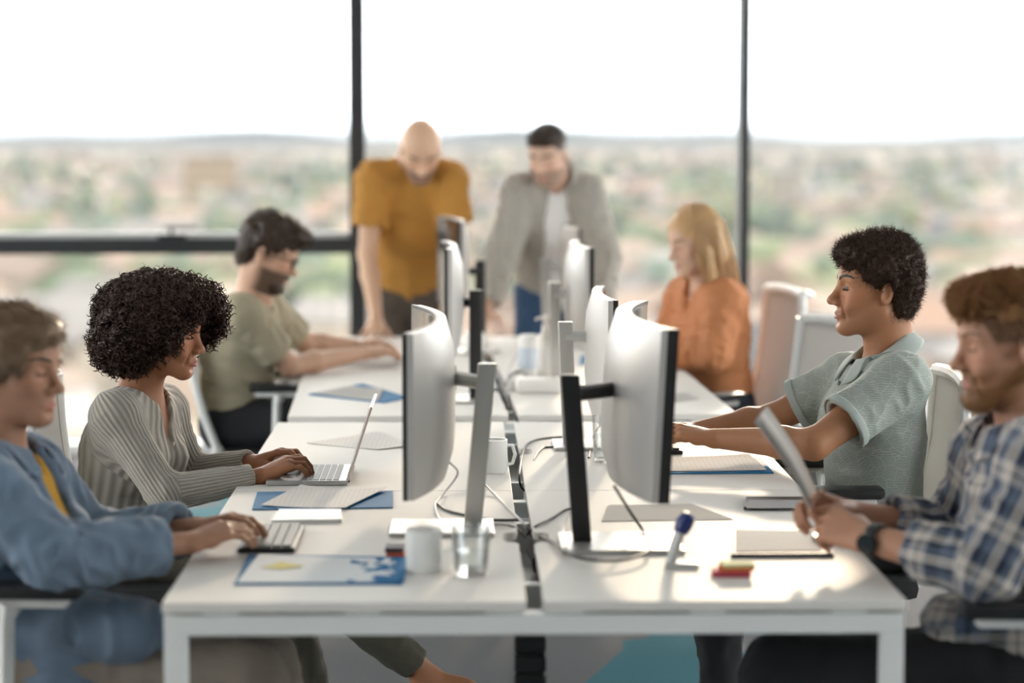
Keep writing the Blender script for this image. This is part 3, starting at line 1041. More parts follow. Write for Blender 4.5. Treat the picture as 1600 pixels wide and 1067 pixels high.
def bone_attr(v, bones):
    """for every vertex: length along and angle around its nearest bone; bones: (a, b, refdir, offset, r)"""
    best = np.full(len(v), 9.0)
    A = np.zeros((len(v), 4), np.float32)
    for a, b, ref, o, r in bones:
        a, b = np.asarray(a, float), np.asarray(b, float)
        ab = b - a; L = np.linalg.norm(ab); t = ab / L
        q = v - a
        s = q @ t
        sc = np.clip(s, 0, L)
        w = q - sc[:, None] * t
        d = np.linalg.norm(w, axis=1) - r
        u = unit(np.asarray(ref, float) - t * np.dot(ref, t)); x = np.cross(t, u)
        m = d < best
        wu, wx = q @ u, q @ x
        n = np.sqrt(wu ** 2 + wx ** 2) + 1e-9
        best = np.where(m, d, best)
        A[m] = np.stack([(s + o), wu / n, wx / n, np.full(len(v), r)], 1)[m]
    return A
def folds(v, f, amp, seeds, bones=None, freq=14.0):
    N = vnormals(v, f)
    d = noise3(v * freq + seeds) * 0.6 + noise3(v * freq * 2.1 + seeds + 5) * 0.4
    if bones is not None:
        A = bone_attr(v, bones)
        q = np.stack([A[:, 0] * 26, A[:, 1] * 1.6 + A[:, 0] * 5, A[:, 2] * 1.6], 1) + seeds
        d = d * 0.5 + (1 - np.abs(noise3(q)) * 2) * 0.7
    return v + N * (amp * d)[:, None]
def sdf_obj(name, prims, h, m, parent=None, disp=None, bones=None, seed=0.0, col=None, it=1, freq=14.0, piv=None):
    v, f = sdf_mesh(prims, h)
    if it: v = smooth_mesh(v, f, it)
    if disp: v = folds(v, f, disp, seed, bones, freq)
    piv = np.zeros(3) if piv is None else np.asarray(piv)
    me = np_mesh(name, v - piv, f)
    if col is not None: set_col(me, col(v) if callable(col) else np.tile(col, (len(v), 1)))
    if bones is not None:
        A = bone_attr(v, bones)
        a = me.attributes.new('bone', 'FLOAT_COLOR', 'POINT')
        a.data.foreach_set('color', A.ravel())
    o = link(name, me, m, None, True)
    if parent is not None: o.parent = parent
    o['_n'] = 0
    del o['_n']
    return o, v, f
# ------------------------------------------------------------------ fabrics
def bone_nodes(m):
    nt = m.node_tree
    a = nt.nodes.new('ShaderNodeAttribute'); a.attribute_name = 'bone'
    s = nt.nodes.new('ShaderNodeSeparateColor')
    nt.links.new(a.outputs['Color'], s.inputs[0])
    at2 = nt.nodes.new('ShaderNodeMath'); at2.operation = 'ARCTAN2'
    nt.links.new(s.outputs[2], at2.inputs[0]); nt.links.new(s.outputs[1], at2.inputs[1])
    return nt, s.outputs[0], at2.outputs[0]
def mth(nt, op, a, b=None, c=None):
    n = nt.nodes.new('ShaderNodeMath'); n.operation = op
    for i, q in enumerate((a, b, c)):
        if q is None: continue
        if isinstance(q, (int, float)): n.inputs[i].default_value = q
        else: nt.links.new(q, n.inputs[i])
    return n.outputs[0]
def ramp(nt, val, stops, interp='CONSTANT'):
    r = nt.nodes.new('ShaderNodeValToRGB'); r.color_ramp.interpolation = interp
    e = r.color_ramp.elements
    e[0].position, e[0].color = stops[0][0], (*stops[0][1], 1)
    e[1].position, e[1].color = stops[1][0], (*stops[1][1], 1)
    for p, c in stops[2:]:
        q = e.new(p); q.color = (*c, 1)
    nt.links.new(val, r.inputs[0])
    return r.outputs[0]
def plaid_mat(name):
    m = mat(name, (0.3, 0.3, 0.3), 0.9, bump=(400, 0.15), sheen=0.2)
    nt, al, an = bone_nodes(m)
    W, N_, G = (0.60, 0.53, 0.47), (0.012, 0.018, 0.040), (0.10, 0.13, 0.19)
    st = [(0.0, N_), (0.24, G), (0.30, W), (0.46, N_), (0.50, W), (0.66, G), (0.74, N_), (0.78, G)]
    u = mth(nt, 'FRACT', mth(nt, 'MULTIPLY', al, 1 / 0.105))
    v = mth(nt, 'FRACT', mth(nt, 'MULTIPLY_ADD', an, 1.45, 20.0))
    mx = nt.nodes.new('ShaderNodeMix'); mx.data_type = 'RGBA'; mx.inputs[0].default_value = 0.60
    nt.links.new(ramp(nt, u, st), mx.inputs[6]); nt.links.new(ramp(nt, v, st), mx.inputs[7])
    nt.links.new(mx.outputs[2], nt.nodes['Principled BSDF'].inputs['Base Color'])
    return m
def rib_mat(name, col):
    m = mat(name, col, 0.9, sheen=0.3)
    nt, al, an = bone_nodes(m)
    w = mth(nt, 'SINE', mth(nt, 'MULTIPLY', an, 30.0))
    mr = nt.nodes.new('ShaderNodeMapRange'); mr.inputs[1].default_value = -1; mr.inputs[3].default_value = 0.72; mr.inputs[4].default_value = 1.1
    nt.links.new(w, mr.inputs[0])
    mx = nt.nodes.new('ShaderNodeMix'); mx.data_type = 'RGBA'; mx.blend_type = 'MULTIPLY'; mx.inputs[0].default_value = 1
    mx.inputs[6].default_value = (*col, 1)
    nt.links.new(mr.outputs[0], mx.inputs[7])
    p = nt.nodes['Principled BSDF']
    nt.links.new(mx.outputs[2], p.inputs['Base Color'])
    b = nt.nodes.new('ShaderNodeBump'); b.inputs['Strength'].default_value = 0.5; b.inputs['Distance'].default_value = 0.003
    nt.links.new(w, b.inputs['Height']); nt.links.new(b.outputs[0], p.inputs['Normal'])
    return m
def leaf_mat(name, col, line):
    m = mat(name, col, 0.9, sheen=0.2)
    nt = m.node_tree
    t = nt.nodes.new('ShaderNodeTexCoord')
    vo = nt.nodes.new('ShaderNodeTexVoronoi'); vo.inputs['Scale'].default_value = 30
    nt.links.new(t.outputs['Object'], vo.inputs['Vector'])
    # a fan of veins in each cell: angle differs per cell
    wv = nt.nodes.new('ShaderNodeTexWave'); wv.wave_type = 'RINGS'; wv.inputs['Scale'].default_value = 52; wv.inputs['Distortion'].default_value = 5.0
    wv.inputs['Detail'].default_value = 1
    vm = nt.nodes.new('ShaderNodeVectorMath'); vm.operation = 'ADD'
    nt.links.new(t.outputs['Object'], vm.inputs[0]); nt.links.new(vo.outputs['Color'], vm.inputs[1])
    nt.links.new(vm.outputs[0], wv.inputs['Vector'])
    k = ramp(nt, wv.outputs['Fac'], [(0.0, (0, 0, 0)), (0.80, (0, 0, 0)), (0.93, (1, 1, 1))], 'LINEAR')
    ve = nt.nodes.new('ShaderNodeTexVoronoi'); ve.feature = 'DISTANCE_TO_EDGE'; ve.inputs['Scale'].default_value = 30
    nt.links.new(t.outputs['Object'], ve.inputs['Vector'])
    k2 = mth(nt, 'LESS_THAN', ve.outputs['Distance'], 0.022)
    kk = mth(nt, 'MAXIMUM', k, k2)
    mx = nt.nodes.new('ShaderNodeMix'); mx.data_type = 'RGBA'
    mx.inputs[6].default_value = (*col, 1); mx.inputs[7].default_value = (*line, 1)
    nt.links.new(mth(nt, 'MULTIPLY', kk, 0.42), mx.inputs[0])
    nt.links.new(mx.outputs[2], nt.nodes['Principled BSDF'].inputs['Base Color'])
    return m

# ------------------------------------------------------------------ people
M_skin = mat('skin', (0.5, 0.3, 0.2), 0.5, spec=0.32, attr=True, var=(90, 0.06), bump=(500, 0.08), sss=0.0)
M_leather = mat('dark_brown_leather', (0.03, 0.018, 0.012), 0.4)
M_trous = mat('black_trousers', (0.012, 0.012, 0.014), 0.9)
M_brow2 = mat('dark_brow2', (0.05, 0.03, 0.02), 0.6)
M_brownhair = mat('brown_hair', (0.050, 0.026, 0.014), 0.45, trans=0.2)
M_sclera = mat('eye_white', (0.22, 0.19, 0.17), 0.6, spec=0.1)
M_iris = mat('iris_dark', (0.03, 0.018, 0.01), 0.1)
def hairmat(name, col, trans=0.25, rough=0.45):
    return mat(name, col, rough, spec=0.4, trans=trans)
def seg_d(L, a, b):
    a, b = np.array(a), np.array(b)
    ab = b - a
    t = np.clip((L - a) @ ab / (ab @ ab), 0, 1)
    return np.linalg.norm(L - a - t[:, None] * ab, axis=1)
def ss(x, a, b):
    t = np.clip((x - a) / (b - a), 0, 1)
    return t * t * (3 - 2 * t)
def face_col(H, skin, lip, brow=None, stub=None, scalp=None, stub_amt=0.5):
    skin, lip = np.array(skin), np.array(lip)
    def fn(v):
        L = H.local(v)
        c = np.tile(skin, (len(v), 1))
        near = np.linalg.norm(L, axis=1) < 0.2
        blush = np.exp(-((L - np.array([0.07, 0.0, -0.02])) ** 2 / np.array([0.03, 0.2, 0.02]) ** 2).sum(1)) * near
        c = c * (1 + blush[:, None] * np.array([0.06, -0.05, -0.06]))
        if scalp is not None:
            sk, zc = scalp
            line = L[:, 2] - (zc + 2.0 * (L[:, 0] - 0.045) * (L[:, 0] > 0.045)) + np.minimum(0, L[:, 0] - 0.0) * -0.55
            w = ss(line, 0.0, 0.02) * near * (np.abs(L[:, 1]) < 0.085)
            c = c * (1 - w[:, None]) + np.array(sk) * w[:, None]
        if stub is not None:
            w = ss(-L[:, 2], 0.030, 0.055) * ss(L[:, 0], -0.02, 0.02) * near * (L[:, 2] > -0.135) * stub_amt
            c = c * (1 - w[:, None]) + np.array(stub) * w[:, None]
        d = np.sqrt((((L - np.array([0.092, 0, -0.0712])) / np.array([0.016, 0.025, 0.0105])) ** 2).sum(1))
        w = (1 - ss(d, 0.8, 1.1)) * near
        c = c * (1 - w[:, None]) + lip * w[:, None]
        return c
    return fn
def eyes(H, root, piv, look=(1, 0, 0)):
    for sd in (1, -1):
        p = H.w(0.0722, sd * 0.032, 0.003)
        b = bmesh.new()
        bmesh.ops.create_uvsphere(b, u_segments=16, v_segments=12, radius=0.0122 * H.s)
        g = H.R @ unit(look)
        q = Vector(tuple(g)).to_track_quat('Z', 'Y').to_matrix()
        for v in b.verts: v.co = q @ v.co
        me = bpy.data.meshes.new('eye')
        gv = Vector(tuple(g))
        for fc in b.faces:
            fc.smooth = True
            fc.material_index = 1 if fc.calc_center_median().normalized().dot(gv) > 0.80 else 0
        b.to_mesh(me); b.free()
        me.materials.append(M_sclera); me.materials.append(M_iris)
        o = link('eye', me, None, root)
        o.location = [float(x) for x in p - piv]
def to_skin(prims, P, out=0.0004, it=5):
    """moves points onto the surface of the blended shape"""
    P = np.array(P, float)
    lo, hi = P.min(0) - 0.03, P.max(0) + 0.03
    ps = [q for q in prims if (q.lo - q.k < hi).all() and (q.hi + q.k > lo).all()]
    for _ in range(it):
        d = evald(ps, P)
        e = 1e-4
        g = np.stack([evald(ps, P + np.eye(3)[i] * e) - d for i in range(3)], -1) / e
        P = P - (np.clip(d - out, -0.01, 0.01) / (np.linalg.norm(g, axis=1) ** 2 + 1e-6))[:, None] * g
    return P
def brows(H, root, piv, m, n=60, thick=0.004, lash=True, prims=None, lash_z=-0.001):
    r = np.random.default_rng(3)
    tow = lambda P: H.c + (P * H.s) @ H.R.T
    for sd in (1, -1):
        t = r.uniform(0, 1, n)
        base = np.stack([0.0955 - 0.024 * t ** 1.6, sd * (0.011 + 0.042 * t), 0.0235 + 0.009 * np.sin(t * 2.4) + r.uniform(-1, 1, n) * thick * (1 - 0.5 * t)], 1)
        d = np.stack([-0.10 - 0.3 * t, sd * np.ones(n), 0.35 - 0.6 * t], 1)
        d /= np.linalg.norm(d, axis=1, keepdims=True)
        s = np.linspace(0, 1, 4)
        P = base[:, None] + d[:, None] * (s * 0.011)[None, :, None]
        Pw = tow(P.reshape(-1, 3))
        if prims is not None: Pw = to_skin(prims, Pw, 0.0009)
        v, f = tubes(Pw.reshape(n, 4, 3) - piv, np.array([0.0009, 0.0011, 0.0009, 0.0003]) * H.s, 3)
        link('eyebrow', np_mesh('eyebrow', v, f), m, root)
        if lash:
            k = 40
            a = np.linspace(-1, 1, k)
            b0 = np.stack([0.0900 - 0.007 * a * a, sd * (0.032 + 0.0135 * a), lash_z + 0.0025 * (1 - a * a) * (1 if lash_z > 0 else -1)], 1)
            d = np.stack([np.ones(k) * 0.9, sd * a * 0.5, -0.30 * np.ones(k)], 1)
            B = tow(b0)
            if prims is not None: B = to_skin(prims, B, 0.0003)
            P = B[:, None] + (d @ H.R.T)[:, None] * (s * 0.0055)[None, :, None]
            v, f = tubes(P - piv, np.array([0.0011, 0.0008, 0.0005, 0.0001]), 3)
            link('eyelash', np_mesh('eyelash', v, f), m, root)
def pick(v, f, n, r, cond=None):
    N = vnormals(v, f)
    i = np.arange(len(v)) if cond is None else np.nonzero(cond)[0]
    i = r.choice(i, n, replace=n > len(i))
    return v[i], N[i]
def curls(p, N, r, L=(0.05, 0.09), rad=(0.005, 0.009), turns=(2.5, 4), down=0.7, m=24, wire=0.0016, out=0.25, tan=1.0):
    """ringlets that lie over the surface: mostly along it, partly downward, a little outward"""
    n = len(p)
    t = r.normal(0, 1, (n, 3)); t -= N * (t * N).sum(1, keepdims=True)
    t /= np.linalg.norm(t, axis=1, keepdims=True)
    d = t * tan + N * out * r.uniform(0, 1.6, (n, 1)) + np.array([0, 0, -1.0]) * down
    d /= np.linalg.norm(d, axis=1, keepdims=True)
    ref = r.normal(0, 1, (n, 3))
    u = np.cross(d, ref); u /= np.linalg.norm(u, axis=1, keepdims=True)
    w = np.cross(d, u)
    s = np.linspace(0, 1, m)
    ln = r.uniform(*L, n); rr = r.uniform(*rad, n); tn = r.uniform(*turns, n)
    ph = s[None] * tn[:, None] * 2 * np.pi
    P = (p - N * 0.003)[:, None] + d[:, None] * ((s[None, :, None] - 0.3) * ln[:, None, None]) + rr[:, None, None] * np.minimum(1, s * 4)[None, :, None] * (u[:, None] * np.cos(ph)[..., None] + w[:, None] * np.sin(ph)[..., None])
    return tubes(P, wire * np.concatenate([[0.4, 0.8], np.ones(m - 5), [0.8, 0.6, 0.3]]), 3)
def kinks(p, N, r, L=0.022, wire=0.0007, m=6, jit=0.004, flow=None, fl=0.0):
    n = len(p)
    s = np.linspace(0, 1, m)
    d = N + r.normal(0, 0.5, (n, 3))
    if flow is not None:
        ft = flow - N * (N @ np.asarray(flow))[:, None]
        ft /= np.linalg.norm(ft, axis=1, keepdims=True) + 1e-9
        d = N * (1 - fl) + ft * fl + r.normal(0, 0.14, (n, 3))
    d /= np.linalg.norm(d, axis=1, keepdims=True)
    J = np.cumsum(r.normal(0, jit, (n, m, 3)), 1) * 0.6
    P = (p - N * 0.004)[:, None] + d[:, None] * (s[None, :, None] * (L * r.uniform(0.5, 1.3, n))[:, None, None]) + J
    return tubes(P, wire * np.linspace(1, 0.3, m), 3)
def merge(parts):
    V, F, o = [], [], 0
    for v, f in parts:
        V.append(v); F.append(f + o); o += len(v)
    return np.concatenate(V), np.concatenate(F)
def hair_obj(root, piv, prims, h, m, strands, amp=0.004, freq=45, it=1):
    v, f = sdf_mesh(prims, h)
    v = smooth_mesh(v, f, it)
    N = vnormals(v, f)
    v2 = v + N * (amp * (noise3(v * freq) + 0.6 * noise3(v * freq * 2.3)))[:, None]
    parts = [(v2, f)] + strands(v2, f)
    V, F = merge(parts)
    return link('hair', np_mesh('hair', V - piv, F), m, root, True)
def neck_prim(H, neck, r=0.056):
    return [cap(H.w(-0.022, 0, -0.045), neck, r * H.s, r * H.s * 1.06, 0.03), cap(H.w(-0.035, 0, -0.02), neck - H.R[:, 0] * 0.02, r * H.s * 0.9, r * H.s * 0.95, 0.03)]
def sleeve(a, b, ra, rb, depth=0.05, inner=None, k=0.025):
    """open sleeve piece from a to the cuff b: outer capped cone and the hollow end"""
    a, b = np.asarray(a, float), np.asarray(b, float)
    u = unit(b - a)
    return [cap(a, b, ra, rb, k, capped=True)], [cap(b - u * depth, b + u * 0.02, (inner or rb - 0.007), (inner or rb - 0.007) + 0.002, 0.002, 's', capped=True)]
def person_root(label, prims, h, piv, col, cat='person', group=None):
    o, v, f = sdf_obj('person', prims, h, M_skin, None, None, None, 0, col, 1, piv=piv)
    o.location = [float(x) for x in piv]
    tag(o, label, cat, group)
    return o, v, f
def legs_obj(root, piv, T_, hips, knees, anks, m, h=0.009, b=1.0, off=0.014, disp=0.006, name='trousers', hem=None, seat=True):
    L = []
    if seat:
        L += [cap(T_.pel - T_.S * 0.06 - V3(0, 0, 0.05), T_.pel + T_.S * 0.06 - V3(0, 0, 0.05), 0.105 * b + off, None, 0.05)]
    cuts = []
    for hp, kn, an in zip(hips, knees, anks):
        L += leg_prims(hp, kn, an, b, off)
        cuts.append(half(np.asarray(an) + unit(np.asarray(an) - np.asarray(kn)) * 0.005, np.asarray(an) - np.asarray(kn), 0.10))
    bones = [(hp, kn, (0, 0, 1), 0, 0.08) for hp, kn in zip(hips, knees)] + [(kn, an, (0, 1, 0.2), 0.4, 0.06) for kn, an in zip(knees, anks)]
    return sdf_obj(name, L + cuts, h, m, root, disp, bones, 3.3, piv=piv)[0]
def shoe_obj(root, piv, ank, d, m, h=0.006, s=1.0):
    d = unit(d); up = V3(0, 0, 1); up = unit(up - d * np.dot(d, up))
    a = np.asarray(ank) - up * 0.055
    L = [cap(a - d * 0.03, a + d * 0.10, 0.042 * s, 0.042 * s, 0.03, flat=(up, 1.15)), cap(a + d * 0.10, a + d * 0.17, 0.040 * s, 0.030 * s, 0.03, flat=(up, 1.4)), cap(np.asarray(ank) - up * 0.015, a, 0.042 * s, 0.045 * s, 0.02)]
    L.append(half(a - up * 0.036, -up, 0.3))
    return sdf_obj('shoe', L, h, m, root, piv=piv)[0]
def shirt_prims(T_, arms, b, off, neck_r=0.066, vee=0.0, open_front=0.0, k=0.03, hem=None, vw=0.03):
    P, S_ = T_.prims(off), []
    for sh, el, wr, fr in arms:
        sh, el, wr = map(np.asarray, (sh, el, wr))
        if fr <= 1:
            e = sh + (el - sh) * fr
            a, c = sleeve(sh, e, 0.057 * b + off, 0.058 * b + off, 0.06, 0.047 * b + off * 0.5)
        else:
            P.append(cap(sh, el, 0.057 * b + off, 0.046 * b + off, k))
            e = el + (wr - el) * (fr - 1)
            a, c = sleeve(el, e, 0.047 * b + off, (0.044 - 0.014 * (fr - 1)) * b + off, 0.03, (0.036 - 0.013 * (fr - 1)) * b + off * 0.4)
        P += a; S_ += c
    S_.append(cap(T_.neck - T_.up * 0.015, T_.neck + T_.up * 0.16, neck_r, neck_r, 0.012, 's'))
    if vee:
        S_.append(cap(T_.neck + T_.F * 0.05, T_.neck + T_.F * 0.14 - T_.up * vee, vw, 0.006, 0.006, 's'))
    if open_front:
        S_.append(cap(T_.neck + T_.F * 0.09, T_.pel + T_.F * 0.20, 0.045, 0.045 + open_front, 0.006, 's'))
    if hem is not None: S_.append(half(hem[0], hem[1], 0.4))
    return P + S_
def shirt_bones(T_, arms):
    B = [(T_.pel, T_.neck, T_.F, 0.0, 0.12)]
    for sh, el, wr, fr in arms:
        B.append((sh, el, (0, 0.3, 1), 0.1, 0.05))
        if fr > 1: B.append((el, wr, (0, 0.3, 1), 0.1 + float(np.linalg.norm(np.asarray(el) - np.asarray(sh))), 0.04))
    return B
def collar_obj(root, piv, H, T_, m, sp, r1=0.072, rise=0.06, fall=0.055, gap=0.22, tilt=0.25, point=0.02):
    """a turned-down shirt collar: a stand round the neck and a fall that rests on the shirt sp"""
    ax = unit(unit(H.w(-0.03, 0, -0.06) - T_.neck) + T_.F * tilt)
    f = unit(T_.F - ax * np.dot(T_.F, ax)); sd = np.cross(ax, f)
    th = np.linspace(gap, 2 * math.pi - gap, 61)
    back = (1 - np.cos(th)) / 2
    out = f[None] * np.cos(th)[:, None] + sd[None] * np.sin(th)[:, None]
    hgt = rise * (0.50 + 0.50 * back)
    top = T_.neck + out * (r1 * (1 + 0.10 * (1 - back)))[:, None] + ax[None] * hgt[:, None]
    rows = [T_.neck + out * (r1 * 0.98) - ax[None] * 0.015, top - ax[None] * 0.012, top]
    fl = fall + point * np.maximum(0, np.cos(th)) ** 3
    for t in np.linspace(0.08, 1, 8):
        p = top + out * (fl * 0.62 * t + 0.006)[:, None] - ax[None] * (fl * 0.80 * t - 0.003 * math.sin(t * math.pi))[:, None]
        d = evald(sp, p)
        q = to_skin(sp, p, 0.007, 6)
        p = np.where((d < 0.007)[:, None], q, p)
        rows.append(p)
    n = len(th)
    v = np.concatenate(rows)
    fc = [(i * n + j, i * n + j + 1, (i + 1) * n + j + 1, (i + 1) * n + j) for i in range(len(rows) - 1) for j in range(n - 1)]
    o = link('collar', np_mesh('collar', v - piv, np.array(fc)), m, root, True)
    md = o.modifiers.new('thickness', 'SOLIDIFY'); md.thickness = 0.004; md.offset = 0.0
    return o
def ground_of(p): return np.array([p[0], p[1], 0.0])

# ---- curly-haired woman at her laptop (faces +x)
def p_curly():
    Yc = 6.12
    H = Head(at(256, 518, 6.1), -10, 8, 0, 0.99)
    T_ = Torso(at(172, 838, 6.15), at(203, 690, 6.13), at(222, 612, 6.12), at(180, 652, 5.97), at(254, 640, 6.28), 0.86, 1.0, fem=0.95)
    shR, elR, wrR = T_.shR, at(256, 772, 5.90), at(404, 744, 5.99)
    shL, elL, wrL = T_.shL, at(300, 740, 6.33), at(396, 722, 6.2)
    piv = ground_of(T_.pel)
    prims = T_.prims(-0.006) + neck_prim(H, T_.neck, 0.048) + head_prims(H, 1.0, False, 0.95, 0.7, lips=1.25, nose=0.97)
    prims += arm_prims(shR, elR, wrR, 0.80) + arm_prims(shL, elL, wrL, 0.80)
    per = [(18, 52, 18), (22, 50, 18), (26, 48, 18), (20, 42, 15)]
    prims += hand_prims(wrR, at(470, 714, 6.03) - wrR, (-0.3, -0.25, 1), True, per=per, spread=5, thumb=(30, 10), s=0.95)
    per2 = [(14, 40, 15), (18, 44, 15), (22, 42, 15), (20, 40, 15)]
    prims += hand_prims(wrL, at(458, 702, 6.17) - wrL, (-0.3, 0.2, 1), False, per=per2, spread=7, thumb=(30, 10), s=0.95)
    hipR, hipL = T_.pel - T_.S * 0.085 - T_.up * 0.05, T_.pel + T_.S * 0.085 - T_.up * 0.05
    knR, knL = at(432, 858, 6.02), at(420, 850, 6.25)
    anR = at(668, 1056, 6.1)
    anL = V3(knL[0] + 0.12, 6.28, 0.10)
    prims += leg_prims(hipR, knR, anR, 0.86) + leg_prims(hipL, knL, anL, 0.86)
    dR = unit(V3(0.95, 0.05, -0.12))
    prims += [cap(anR - V3(0.01, 0, 0.01), anR + dR * 0.10 - V3(0, 0, 0.025), 0.036, 0.028, 0.02), cap(anR + dR * 0.09 - V3(0, 0, 0.025), anR + dR * 0.16 - V3(0, 0, 0.035), 0.028, 0.02, 0.02)]
    skin = (0.37, 0.160, 0.083)
    o, v, f = person_root('woman with big dark curly hair and a ribbed grey top typing on a laptop', prims, 0.0032, piv, face_col(H, skin, (0.34, 0.12, 0.095)))
    arms = [(shR, elR, wrR, 1.93), (shL, elL, wrL, 1.93)]
    sdf_obj('ribbed_top', shirt_prims(T_, arms, 0.82, 0.010, 0.072, vee=0.16, vw=0.042), 0.005, rib_mat('rib_knit', (0.40, 0.365, 0.315)), o, 0.0035, shirt_bones(T_, arms), 2.0, piv=piv)
    # button band and buttons
    b0, b1 = T_.chest + T_.F * 0.122 + T_.up * 0.03, T_.chest * 0.45 + T_.pel * 0.55 + T_.F * 0.118
    for k in range(5):
        p = b0 + (b1 - b0) * k / 4.0
        q = Vector(tuple(T_.F)).to_track_quat('Z', 'Y').to_matrix().to_4x4()
        MB().lathe([(0, -0.002), (0.006, -0.002), (0.006, 0.002), (0, 0.003)], 12, Matrix.Translation(Vector(tuple(p - piv))) @ q).build('button', mat('button_shell', (0.7, 0.66, 0.6), 0.3), o)
    legs_obj(o, piv, T_, [hipR, hipL], [knR, knL], [anR - unit(anR - knR) * 0.05, anL], mat('dark_olive_trousers', (0.085, 0.075, 0.055), 0.9, bump=(200, 0.2)), b=0.88)
    shoe_obj(o, piv, anR + V3(0.02, 0, -0.01), dR, M_leather, s=0.85)
    brows(H, o, piv, hairmat('dark_brow', (0.02, 0.012, 0.008), 0.0), lash=True, prims=prims)
    m = hairmat('dark_curl_hair', (0.050, 0.022, 0.013), 0.22, 0.40)
    hp = [H.E((-0.040, 0, 0.035), (0.150, 0.150, 0.118), 0.04), H.E((-0.085, 0, -0.050), (0.098, 0.140, 0.072), 0.05),
          H.E((0.020, 0.0, 0.095), (0.105, 0.115, 0.066), 0.04), H.E((0.085, 0.060, 0.050), (0.062, 0.055, 0.080), 0.04), H.E((0.085, 0.01, 0.098), (0.055, 0.085, 0.038), 0.03),
          half(H.w(0.066, -0.075, -0.01), H.R @ V3(0.88, -0.10, -0.44), 0.135, 0.012), H.E((0.135, -0.01, -0.045), (0.070, 0.075, 0.115), 0.015, 's'), H.E((0.06, -0.01, -0.125), (0.085, 0.085, 0.080), 0.03, 's')]
    r = np.random.default_rng(11)
    def st(v, f):
        L = H.local(v)
        inner = (np.abs(L[:, 1]) < 0.07) & (L[:, 2] < 0.06) & (L[:, 0] > 0.0) & (L[:, 0] < 0.085)
        p, N = pick(v, f, 3600, r, ~inner)
        q, N2 = pick(v, f, 700, r, ~inner)
        return [curls(p, N, r, (0.025, 0.060), (0.0045, 0.0080), (1.5, 3.4), 0.55, 20, 0.0017, 0.25), curls(q, N2, r, (0.02, 0.04), (0.004, 0.007), (1.2, 2.5), 0.3, 16, 0.0009, 0.9)]
    hair_obj(o, piv, hp, 0.006, m, st, 0.007, 60)
    return o

